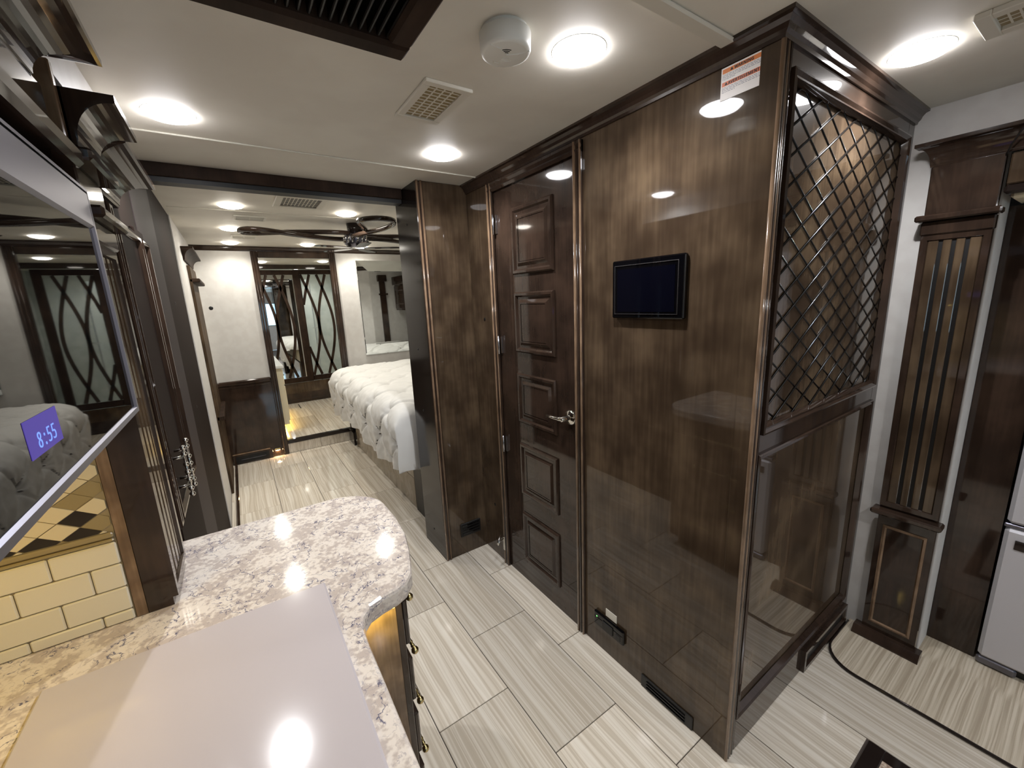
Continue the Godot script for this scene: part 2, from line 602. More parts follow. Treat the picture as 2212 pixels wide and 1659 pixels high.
func build_ceiling_things() -> void:
	var cool := Color(0.98, 0.985, 1.0)
	var warm := Color(1.0, 0.985, 0.95)
	var P := 0.30
	ceiling_light(-0.068, -1.765, "round white ceiling light above the kitchen counter end", "round ceiling lights", P, cool, M.lens)
	ceiling_light(0.833, -0.878, "round white ceiling light beside the smoke alarm", "round ceiling lights", P, cool, M.lens)
	ceiling_light(0.840, -1.725, "round white ceiling light just before the wardrobe end and panelled door", "round ceiling lights", P, cool, M.lens)
	ceiling_light(1.662, -0.415, "round white ceiling light before the lattice panel", "round ceiling lights", P, cool, M.lens)
	for p in [[0.83, 0.55, "ceiling light in the hall just behind the viewer"], [1.66, 0.95, "ceiling light over the refrigerator doors behind the viewer"], [0.0, 1.6, "ceiling light past the near end of the kitchen counter"], [0.83, 2.4, "ceiling light in the middle of the front living area"], [1.66, 3.2, "ceiling light closest to the windscreen"]]:
		ceiling_light(p[0], p[1], p[2], "front area ceiling lights", P, cool, M.lens)
	var B := 0.21
	ceiling_light(0.092, -3.06, "bedroom ceiling light nearest the beam over the bedroom entrance, left one", "bedroom ceiling lights", B, warm, M.lens_warm)
	ceiling_light(0.745, -3.06, "bedroom ceiling light in front of the looped ceiling fan", "bedroom ceiling lights", B, warm, M.lens_warm)
	ceiling_light(0.089, -3.89, "middle one of the three bedroom ceiling lights in the left row", "bedroom ceiling lights", B, warm, M.lens_warm)
	ceiling_light(0.088, -4.68, "bedroom ceiling light at the rear end of the left row", "bedroom ceiling lights", B, warm, M.lens_warm)
	ceiling_light(0.730, -4.66, "bedroom ceiling light in front of the bathroom doorway", "bedroom ceiling lights", B, warm, M.lens_warm)
	ceiling_light(1.259, -4.70, "bedroom ceiling light before the wall mirror", "bedroom ceiling lights", B, warm, M.lens_warm)
	ceiling_light(1.75, -3.4, "bedroom ceiling light above the bed, hidden by the wardrobe end", "bedroom ceiling lights", B, warm, M.lens_warm)
	ceiling_light(0.42, -6.45, "bathroom ceiling light over the cream vanity", "bathroom ceiling lights", 0.25, warm, M.lens_warm)
	ceiling_light(1.15, -6.30, "bathroom ceiling light before the shower door", "bathroom ceiling lights", 0.25, warm, M.lens_warm)
	ceiling_light(0.95, -7.45, "ceiling light inside the shower behind the glass door", "bathroom ceiling lights", 0.30, warm, M.lens_warm)
	# ceiling battens
	for b in [[-1.95, 0.012, 0.005], [-0.66, 0.040, 0.010], [-3.215, 0.008, 0.003]]:
		var st := mb()
		bx(st, -0.25 if b[0] > -3 else -0.22, 1.14 if b[0] > -3 else 2.6, CE - b[2], CE, b[0] - b[1] / 2, b[0] + b[1] / 2, b[2] * 0.4)
		struct(st, "trim_1" if b[0] == -1.95 else ("trim_2" if b[0] == -0.66 else "trim_3"), M.batten, "narrow pale batten covering a ceiling seam", "ceiling trim")
	# smoke alarm
	var s := thing("smoke_alarm", "round white smoke alarm on the ceiling between light and grille", "smoke alarm", Vector3(0.625, CE, -0.905))
	var st2 := mb(true)
	lathe(st2, [Vector2(0.054, 0.0), Vector2(0.054, -0.010), Vector2(0.050, -0.012)], Transform3D(), 36)
	build(st2, "mounting_base", M.white, s)
	st2 = mb(true)
	lathe(st2, [Vector2(0.0, -0.050), Vector2(0.050, -0.050), Vector2(0.0565, -0.048), Vector2(0.0595, -0.042), Vector2(0.061, -0.010), Vector2(0.054, -0.009)], Transform3D(), 36)
	build(st2, "housing", M.white, s)
	for k in 3:
		st2 = mb()
		var arc := []
		for j in 7:
			var a := deg_to_rad(89 + 10 * j)
			arc.append(Vector3(cos(a) * (0.010 + 0.006 * k), -0.0497, sin(a) * (0.010 + 0.006 * k)))
		tube(st2, arc, 0.0014, 5)
		build(st2, "sound_slot", M.black, s)
	for k in 4:
		st2 = mb()
		var arc2 := []
		for j in 7:
			var a2 := deg_to_rad(-91 + 10 * j)
			arc2.append(Vector3(cos(a2) * (0.010 + 0.006 * k), -0.0497, sin(a2) * (0.010 + 0.006 * k)))
		tube(st2, arc2, 0.0012, 5)
		build(st2, "embossed_arc", M.white, s)
	st2 = mb()
	tube(st2, [Vector3(-0.052, -0.049, 0.016), Vector3(-0.026, -0.0505, 0.016), Vector3(0.0, -0.0505, 0.002), Vector3(0.022, -0.0505, 0.018), Vector3(0.040, -0.049, 0.040)], 0.0016, 5)
	build(st2, "raised_rib", M.white, s)
	box("test_button", M.offwhite, s, -0.012, 0.006, -0.0515, -0.049, -0.040, -0.036, 0.001)
	# supply vent
	var v := thing("ceiling_vent", "rectangular white plastic air vent on the ceiling by the dark grille", "air vent", Vector3(0.617, CE, -1.31))
	grille(v, M.offwhite, 0.150, 0.262, 0.024, 4, 11, 0.005, 0.010, M.diamond_tan)
	# return-air box with dark louvres
	var a := thing("return_air_grille", "large dark wooden return-air grille hanging under the ceiling", "air grille", Vector3(0.20, CE, -0.80))
	var x0 := -0.19
	var x1 := 0.225
	var zb := -0.245
	var zn := 0.42
	for q in [[x0, x1, zb, zb + 0.055], [x0, x1, zn - 0.055, zn], [x0, x0 + 0.055, zb + 0.055, zn - 0.055], [x1 - 0.055, x1, zb + 0.055, zn - 0.055]]:
		box("frame_rail", M.satin, a, q[0], q[1], -0.055, 0.0, q[2], q[3], 0.008)
	box("filter_backing", M.black, a, x0 + 0.055, x1 - 0.055, -0.012, -0.004, zb + 0.055, zn - 0.055)
	for i in 16:
		var x := x0 + 0.065 + i * 0.0195
		box("slat", M.black, a, x, x + 0.007, -0.045, -0.012, zb + 0.055, zn - 0.055, 0.002)
	# right-hand vent at the picture edge
	var rv := thing("ceiling_vent", "white framed ceiling vent above the refrigerator aisle", "air vent", Vector3(1.64, CE, -0.175))
	grille(rv, M.offwhite, 0.15, 0.26, 0.03, 4, 11, 0.004, 0.014, M.subgrout)

# ---------------------------------------------------------------- bathroom block, passage side
func crown_profile(flip: float, base: float) -> PackedVector2Array:
	# (distance from wall, y): wall face at base, projecting by 0.036 at the ceiling
	var p := PackedVector2Array()
	for c in [[0.0, 2.136], [0.006, 2.136], [0.008, 2.144], [0.014, 2.150], [0.018, 2.160], [0.026, 2.169], [0.036, 2.172], [0.036, CE], [0.0, CE]]:
		p.append(Vector2(base + flip * c[0], c[1]))
	return p

func door_casing(parent: Node, z0: float, z1: float, y0: float, y1: float, outer_first: bool) -> void:
	# a vertical casing strip on the passage face made of ridges
	var w := z1 - z0
	box("casing_board", M.wood, parent, XW - 0.010, XW + 0.002, y0, y1, z0, z1, 0.002)
	for k in 3:
		var c: float = z0 + w * ([0.14, 0.48, 0.80][k] if outer_first else [0.20, 0.52, 0.86][k])
		var st := mb(true)
		tube(st, [Vector3(XW - 0.011, y0, c), Vector3(XW - 0.011, y1, c)], w * [0.13, 0.10, 0.10][k], 10)
		build(st, "bead", M.tan if k != 1 else M.wood, parent)

func build_bath_wall() -> void:
	# panels of the passage face
	var w := wall("wall_bath", M.panel, "wide glossy brown wooden wall panel with touchscreen, beside the panelled door", XW, XW + 0.03, 0.0, CE, -1.215, ZF - 0.0)
	wall("wall_bath_side", M.panel, "narrow glossy brown wall panel between wardrobe end and door", XW, XW + 0.03, 0.0, CE, ZC, -1.885)
	wall("wall_bath_over_door", M.panel, "wooden strip above the panelled door", XW, XW + 0.03, 2.105, CE, -1.885, -1.215)
	# crown along the passage
	var st := mb()
	extr(st, crown_profile(-1.0, XW), "z", ZC + 0.001, ZF, 0.0, 1.0, Vector2(XW, 0))
	struct(st, "trim_crown_passage", M.wood, "dark crown moulding along the passage ceiling over the door", "crown moulding")
	# door
	var d := thing("door", "dark wooden five-panel bathroom door with lever handle", "door", Vector3.ZERO)
	d.name = "door_1"
	d.set_meta("kind", "structure")
	box("slab", M.wood, d, XW + 0.004, XW + 0.034, 0.004, 2.098, -1.850, -1.250)
	for p in [[1.680, 1.982], [1.305, 1.597], [0.938, 1.198], [0.533, 0.822], [0.134, 0.424]]:
		st = mb()
		rect_frame(st, "x", XW + 0.004, -1.0, -1.692, -1.390, p[0], p[1], [[0.0, -0.001], [0.0, 0.007], [0.006, 0.012], [0.016, 0.012], [0.024, 0.003], [0.036, 0.003], [0.050, 0.011], [0.056, 0.011]])
		var fr := build(st, "panel_moulding", M.wood, d)
		st = mb()
		bx(st, XW - 0.005, XW + 0.006, p[0] + 0.055, p[1] - 0.055, -1.637, -1.445, 0.003)
		build(st, "raised_panel", M.wood, fr)
	for y in [1.934, 1.330, 0.777]:
		st = mb(true)
		tube(st, [Vector3(XW - 0.014, y - 0.047, -1.838), Vector3(XW - 0.014, y + 0.047, -1.838)], 0.0045, 10)
		var hg := build(st, "hinge", M.silver, d)
		box("leaf", M.silver, hg, XW - 0.002, XW + 0.004, y - 0.044, y + 0.044, -1.836, -1.822)
	# lever handle
	st = mb(true)
	var hx := at_dir(Vector3(XW + 0.004, 1.046, -1.300), Vector3(-1, 0, 0))
	lathe(st, [Vector2(0.0, 0.012), Vector2(0.014, 0.012), Vector2(0.018, 0.010), Vector2(0.029, 0.008), Vector2(0.033, 0.004), Vector2(0.033, 0.0)], hx, 28)
	lathe(st, [Vector2(0.0, 0.058), Vector2(0.009, 0.058), Vector2(0.011, 0.054), Vector2(0.012, 0.012)], hx, 16)
	var hd := build(st, "lever_handle", M.chrome, d)
	st = mb(true)
	tube(st, [Vector3(XW - 0.046, 1.046, -1.300), Vector3(XW - 0.050, 1.046, -1.32), Vector3(XW - 0.050, 1.045, -1.36), Vector3(XW - 0.048, 1.043, -1.40)], 0.011, 10, false, 0.8)
	build(st, "lever", M.chrome, hd)
	box("strike_plate", M.silver, d, XW - 0.001, XW + 0.004, 1.02, 1.075, -1.266, -1.254)
	# casing
	var c := thing("door_casing", "ridged wooden door casing with pale tan beads around panelled door", "door casing", Vector3.ZERO)
	door_casing(c, -1.256, -1.208, 0.0, 2.130, false)
	door_casing(c, -1.892, -1.848, 0.0, 2.130, true)
	st = mb()
	extr(st, PackedVector2Array([Vector2(XW + 0.002, 2.088), Vector2(XW - 0.010, 2.088), Vector2(XW - 0.014, 2.100), Vector2(XW - 0.008, 2.108), Vector2(XW - 0.014, 2.120), Vector2(XW - 0.014, 2.130), Vector2(XW + 0.002, 2.130)]), "z", -1.892, -1.208)
	build(st, "head_board", M.wood, c)
	# touch screen
	var t := thing("touchscreen", "black framed wall touchscreen panel, switched off, on the brown panel", "touchscreen", Vector3.ZERO)
	box("bezel", M.gloss_black, t, XW - 0.018, XW, 1.484, 1.681, -1.046, -0.758, 0.004)
	st = mb()
	rect_frame(st, "x", XW - 0.018, -1.0, -1.032, -0.778, 1.498, 1.664, [[0.0, 0.0], [0.0, 0.0025], [0.0018, 0.0025], [0.0018, 0.0]])
	build(st, "silver_line", M.silver, t)
	box("glass", M.screen, t, XW - 0.0195, XW - 0.018, 1.506, 1.650, -1.020, -0.790)
	# warning sticker
	var sk := thing("warning_sticker", "white sticker with orange WARNING and AVERTISSEMENT bands under the crown", "sticker", Vector3.ZERO)
	sticker(sk)
	# door bottom catch
	var ds := thing("door_catch", "small chrome door holdback at the foot of the hinge side", "door catch", Vector3(XW - 0.010, 0.14, -1.872))
	box("mounting_plate", M.chrome, ds, -0.016, -0.010, -0.04, 0.05, -0.008, 0.008, 0.002)
	st = mb(true)
	tube(st, [Vector3(-0.016, 0.035, 0.0), Vector3(-0.045, 0.025, 0.0), Vector3(-0.060, 0.010, 0.004)], 0.004, 8)
	build(st, "arm", M.chrome, ds)
	st = mb(true)
	tube(st, [Vector3(-0.030, 0.052, -0.012), Vector3(-0.062, 0.018, 0.004)], 0.006, 8)
	build(st, "lever", M.chrome, ds)
	# screw caps
	for y in [1.461, 0.337]:
		st = mb(true)
		lathe(st, [Vector2(0.0, 0.003), Vector2(0.007, 0.002), Vector2(0.010, 0.0)], at_dir(Vector3(XW, y, -1.995), Vector3(-1, 0, 0)), 16)
		var sc := build(st, "screw_cap", M.black)
		tag(sc, "upper black screw cap on the narrow panel beside the door" if y > 1 else "lower black screw cap on the narrow panel beside the door", "screw cap", "black screw caps by the door")
	# carbon monoxide detector near the floor, and toe vent
	var co := thing("gas_detector", "flat black gas detector with green lamp low on the panel", "gas detector", Vector3.ZERO)
	box("housing", M.gloss_black, co, XW - 0.014, XW, 0.117, 0.187, -1.144, -0.975, 0.005)
	box("raised_grille", M.black, co, XW - 0.019, XW - 0.013, 0.128, 0.168, -1.09, -1.03, 0.003)
	box("indicator_lamp", M.green, co, XW - 0.0155, XW - 0.013, 0.163, 0.167, -1.127, -1.122)
	box("side_grille", M.black, co, XW - 0.016, XW - 0.013, 0.13, 0.155, -1.015, -0.99, 0.002)
	var pl := box("paper_label", M.offwhite, null, XW - 0.002, XW, 0.190, 0.226, -1.083, -1.022)
	tag(pl, "small beige paper label just above the black gas detector", "label")
	var tv := thing("floor_vent", "black toe-kick vent at the foot of the brown panel", "air vent", Vector3.ZERO)
	box("flange", M.black, tv, XW - 0.006, XW, 0.001, 0.056, -0.887, -0.660, 0.002)
	for k in 3:
		box("slat", M.gloss_black, tv, XW - 0.010, XW - 0.006, 0.010 + k * 0.014, 0.016 + k * 0.014, -0.86, -0.69, 0.001)

func sticker(sk: Node3D) -> void:
	var x := XW - 0.0012
	var z0 := -0.687
	var z1 := -0.583
	var y0 := 2.058
	var y1 := 2.134
	# paper with the small print as flat dashes
	var im := Image.create(416, 304, false, Image.FORMAT_RGB8)
	im.fill(Color8(240, 236, 232))
	im.fill_rect(Rect2i(12, 14, 392, 42), Color8(224, 130, 62))
	im.fill_rect(Rect2i(12, 136, 392, 40), Color8(228, 124, 80))
	var rng := RandomNumberGenerator.new()
	rng.seed = 3
	for row in [[66, 398], [80, 398], [94, 398], [108, 150], [186, 398], [200, 398], [214, 398], [228, 150]]:
		var xx := 14
		while xx < row[1]:
			var l := rng.randi_range(8, 34)
			im.fill_rect(Rect2i(xx, row[0], mini(l, row[1] - xx), 6), Color8(150, 146, 156))
			xx += l + 6
	var m := flat_mat(255, 255, 255, 0.4)
	m.albedo_texture = ImageTexture.create_from_image(im)
	var st := SurfaceTool.new()
	st.begin(Mesh.PRIMITIVE_TRIANGLES)
	var q := [[z0, y1, 0, 0], [z1, y1, 1, 0], [z1, y0, 1, 1], [z0, y1, 0, 0], [z1, y0, 1, 1], [z0, y0, 0, 1]]
	for v in q:
		st.set_normal(Vector3(-1, 0, 0))
		st.set_uv(Vector2(v[2], v[3]))
		st.add_vertex(Vector3(x, v[1], v[0]))
	place(st.commit(), "printed_face", m, sk)
	box("paper", M.offwhite, sk, x + 0.0002, XW, y0, y1, z0, z1)
	for tx in [["WARNING", 2.1253, 0.0075, -0.660], ["AVERTISSEMENT", 2.0949, 0.0075, -0.673]]:
		var wt := mb()
		extr(wt, PackedVector2Array([Vector2(tx[3] - 0.004, tx[1] - 0.003), Vector2(tx[3] + 0.004, tx[1] - 0.003), Vector2(tx[3], tx[1] + 0.004)]), "x", x - 0.0004, x)
		build(wt, "warning_triangle", M.black, sk)
		var tm := TextMesh.new()
		var fnt := SystemFont.new()
		fnt.font_names = PackedStringArray(["Droid Sans"])
		fnt.font_weight = 700
		tm.font = fnt
		tm.text = tx[0]
		tm.font_size = 32
		tm.pixel_size = tx[2] / 24.0
		tm.depth = 0.0004
		var o := place(tm, "heading_text", M.black, sk, Vector3(x - 0.0003, tx[1], (z0 + z1) / 2.0 + 0.006))
		o.rotation.y = -PI / 2

# ---------------------------------------------------------------- front of the bathroom block: lattice
func build_bath_front() -> void:
	var st := mb()
	bx(st, XW, 2.22, 0.0, CE, ZF - 0.035, ZF - 0.012)
	var w := struct(st, "wall_bath_front", M.panel, "dark wooden wall face with diamond lattice above a plain panel", "wall")
	# stiles and rails
	for r in [[XW, 1.212, 0.0, CE], [2.150, 2.215, 0.0, CE]]:
		box("stile", M.wood, w, r[0], r[1], r[2], r[3], ZF - 0.012, ZF, 0.002)
	for r in [[2.085, CE], [1.088, 1.155], [0.0, 0.147]]:
		box("rail", M.wood, w, 1.212, 2.150, r[0], r[1], ZF - 0.012, ZF, 0.002)
	# corner post ridges
	for k in 4:
		st = mb(true)
		var cx: float = XW + [0.001, 0.014, 0.025, 0.036][k]
		tube(st, [Vector3(cx, 0.0, ZF + 0.001), Vector3(cx, 2.136, ZF + 0.001)], [0.006, 0.005, 0.004, 0.004][k], 10)
		build(st, "corner_bead", M.tan if k % 2 == 0 else M.wood, w)
	box("passage_stile", M.panel, w, XW - 0.003, XW, 0.0, 2.136, ZF - 0.048, ZF, 0.001)
	st = mb()
	rect_frame(st, "z", ZF, 1.0, 1.212, 2.152, 1.152, 2.088, [[0.0, 0.0], [0.0, 0.010], [0.006, 0.012], [0.014, 0.006], [0.020, 0.008], [0.026, -0.010]])
	build(st, "lattice_frame_moulding", M.wood, w)
	st = mb()
	rect_frame(st, "z", ZF, 1.0, 1.205, 2.160, 0.143, 1.092, [[0.0, 0.0], [0.0, 0.006], [0.004, 0.009], [0.010, 0.004], [0.016, 0.006], [0.024, -0.010]])
	build(st, "lower_panel_moulding", M.wood, w)
	# diamond lattice strips, 30 degrees
	var x0 := 1.236
	var x1 := 2.128
	var y0 := 1.176
	var y1 := 2.064
	var sl := 0.577
	for fam in 2:
		for k in range(-2, 24):
			var a: Vector2
			var b: Vector2
			if fam == 0:   # falling
				var c := 2.052 + 0.0742 * 7 - 0.0742 * k
				a = Vector2(x0, c - sl * (x0 - 1.223))
				b = Vector2(x1, c - sl * (x1 - 1.223))
			else:
				var c2 := 1.945 + 0.0742 * 2 - 0.0742 * k
				a = Vector2(x0, c2 + sl * (x0 - 1.219))
				b = Vector2(x1, c2 + sl * (x1 - 1.219))
			var seg := clip_y(a, b, y0, y1)
			if seg.is_empty() or seg[0].distance_to(seg[1]) < 0.02:
				continue
			st = mb(true)
			var zz := ZF - 0.0125 + (0.0025 if fam == 1 else 0.0)
			tube(st, [Vector3(seg[0].x, seg[0].y, zz), Vector3(seg[1].x, seg[1].y, zz)], 0.0032, 8)
			build(st, "lattice_strip", M.lattice, w)
	# toe vent of the front face
	var tv := thing("toe_vent", "black recessed toe vent with wooden frame below the lattice wall", "air vent", Vector3.ZERO)
	st = mb()
	rect_frame(st, "z", ZF, 1.0, 1.735, 2.185, 0.002, 0.100, [[0.0, 0.0], [0.0, 0.014], [0.016, 0.014], [0.020, 0.002]])
	build(st, "frame", M.wood, tv)
	box("opening", M.black, tv, 1.752, 2.168, 0.020, 0.082, ZF, ZF + 0.003)
	# crown on the front face
	st = mb()
	extr(st, crown_profile(1.0, ZF), "x", XW, 2.222, -1.0, 0.0, Vector2(ZF, 0))
	struct(st, "trim_crown_front", M.wood, "dark crown moulding above the lattice panel", "crown moulding")

func clip_y(a: Vector2, b: Vector2, y0: float, y1: float) -> Array:
	var t0 := 0.0
	var t1 := 1.0
	var dy := b.y - a.y
	for lim in [[y0, 1.0], [y1, -1.0]]:
		var fa: float = (a.y - lim[0]) * lim[1]
		var fb: float = (b.y - lim[0]) * lim[1]
		if fa < 0.0 and fb < 0.0:
			return []
		if fa < 0.0:
			t0 = maxf(t0, fa / (fa - fb))
		elif fb < 0.0:
			t1 = minf(t1, fa / (fa - fb))
	if t1 <= t0:
		return []
	return [a.lerp(b, t0), a.lerp(b, t1)]

# ---------------------------------------------------------------- wardrobe end at the bedroom entrance
func build_wardrobe_end() -> void:
	var w := thing("wardrobe", "tall glossy brown wardrobe end panel at the bedroom entrance", "wardrobe", Vector3.ZERO)
	box("front_panel", M.panel, w, 0.905, XW - 0.0005, 0.0, CE - 0.0005, ZC - 0.03, ZC)
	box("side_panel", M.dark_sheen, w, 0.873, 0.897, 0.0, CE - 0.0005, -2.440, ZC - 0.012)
	box("corner_post", M.wood, w, 0.871, 0.914, 0.0, CE - 0.0005, ZC - 0.012, ZC + 0.004, 0.006)
	for k in 2:
		var st := mb(true)
		tube(st, [Vector3(0.879 + 0.022 * k, 0.0, ZC + 0.003), Vector3(0.879 + 0.022 * k, CE - 0.001, ZC + 0.003)], 0.006, 8)
		build(st, "bead", M.tan, w)
	box("rear_stile", M.wood, w, 0.893, 0.920, 0.0, CE - 0.0005, -2.470, -2.441)
	for y in [1.99, 1.30, 0.93, 0.14]:
		var s2 := mb(true)
		lathe(s2, [Vector2(0.0, 0.003), Vector2(0.005, 0.002), Vector2(0.007, 0.0)], at_dir(Vector3(0.873, y, -2.29), Vector3(-1, 0, 0)), 12)
		build(s2, "screw_cap", M.black, w)
	var v := thing("wall_vent", "small black square vent low on the wardrobe end panel", "air vent", Vector3.ZERO)
	box("cover", M.black, v, 0.978, 1.119, 0.120, 0.208, ZC, ZC + 0.008, 0.003)
	for k in 4:
		box("slat", M.gloss_black, v, 0.990, 1.107, 0.134 + k * 0.018, 0.142 + k * 0.018, ZC + 0.008, ZC + 0.010)
	# beam over the entrance
	var st3 := mb()
	bx(st3, -0.235, 0.870, 2.128, CE, -2.41, -2.315, 0.003)
	var b := struct(st3, "beam", M.satin, "dark wooden beam across the ceiling at the bedroom entrance", "beam")
	box("door_track", M.black, b, -0.235, 0.871, 2.108, 2.128, -2.40, -2.33)

# ---------------------------------------------------------------- refrigerator slide-out on the right
func pilaster(t: Node3D, s: float, x: float, z0: float, z1: float, yb: float, y_top: float, y_fr: float, y_led: float, y_fl0: float, y_fl1: float, n_fl: int) -> void:
	# front plane at x, facing s; z0 is the far edge and z1 the near edge
	box("body", M.wood, t, x, x - s * 0.045, yb, y_led, z0, z1)
	# fluted panel: raised frame, wooden strips with dark gaps
	var st := mb()
	rect_frame(st, "x", x, s, z0, z1, y_fl0, y_fl1 + 0.03, [[0.0, 0.0], [0.0, 0.010], [0.018, 0.010], [0.022, 0.0]])
	build(st, "flute_frame", M.wood, t)
	box("flute_backing", M.black, t, x, x + s * 0.001, y_fl0 + 0.020, y_fl1 + 0.01, z0 + 0.021, z1 - 0.021)
	var w := (z1 - z0 - 0.042) / (n_fl + 1)
	for k in n_fl + 1:
		var a := z0 + 0.021 + w * k
		box("flute_strip", M.panel, t, x + s * 0.001, x + s * 0.006, y_fl0 + 0.020, y_fl1 + 0.01, a + (0.0 if k == 0 else w * 0.17), a + w - (0.0 if k == n_fl else w * 0.17), 0.002)
	# capital
	box("capital_block", M.wood, t, x + s * 0.016, x - s * 0.02, y_fl1 + 0.03, y_led, z0 - 0.004, z1 + 0.004, 0.004)
	st = mb()
	bx(st, x + s * 0.038, x - s * 0.02, y_led, y_led + 0.022, z0 - 0.020, z1 + 0.016, 0.005)
	build(st, "ledge", M.wood, t)
	box("frieze", M.wood, t, x + s * 0.010, x - s * 0.02, y_led + 0.022, y_fr, z0, z1, 0.003)

func cove(st: SurfaceTool, s: float, x: float, y0: float, y1: float, z0: float, z1: float, out: float, fl0 := 1.0, fl1 := 1.0) -> void:
	# cornice run along z that also flares at its far end: profile walked up and outwards
	var pr := [[0.0, 0.0], [0.10, 0.0], [0.12, 0.08]]
	for k in 13:
		var t := k / 12.0 * PI / 2.0
		pr.append([0.14 + 0.80 * (1.0 - cos(t)), 0.10 + 0.74 * sin(t)])
	pr += [[1.0, 0.86], [1.0, 1.0]]
	for i in pr.size() - 1:
		var a: float = pr[i][0] * out
		var b: float = pr[i + 1][0] * out
		var ya: float = lerpf(y0, y1, pr[i][1])
		var yb: float = lerpf(y0, y1, pr[i + 1][1])
		var o := Vector3(s * (yb - ya + 0.0001), -(b - a), 0)
		quad(st, Vector3(x + s * a, ya, z0 - a * fl0), Vector3(x + s * a, ya, z1 + a * fl1), Vector3(x + s * b, yb, z1 + b * fl1), Vector3(x + s * b, yb, z0 - b * fl0), o)
		quad(st, Vector3(x + s * a, ya, z0 - a * fl0), Vector3(x + s * b, yb, z0 - b * fl0), Vector3(x - s * 0.002, yb, z0 - b * fl0), Vector3(x - s * 0.002, ya, z0 - a * fl0), Vector3(0, -(b - a), -(yb - ya + 0.0001)))
		quad(st, Vector3(x + s * a, ya, z1 + a * fl1), Vector3(x + s * b, yb, z1 + b * fl1), Vector3(x - s * 0.002, yb, z1 + b * fl1), Vector3(x - s * 0.002, ya, z1 + a * fl1), Vector3(0, -(b - a), (yb - ya + 0.0001)))
	quad(st, Vector3(x + s * out, y1, z0 - out * fl0), Vector3(x + s * out, y1, z1 + out * fl1), Vector3(x - s * 0.002, y1, z1 + out * fl1), Vector3(x - s * 0.002, y1, z0 - out * fl0), Vector3(0, 1, 0))
	quad(st, Vector3(x, y0, z0), Vector3(x, y0, z1), Vector3(x - s * 0.002, y0, z1), Vector3(x - s * 0.002, y0, z0), Vector3(0, -1, 0))

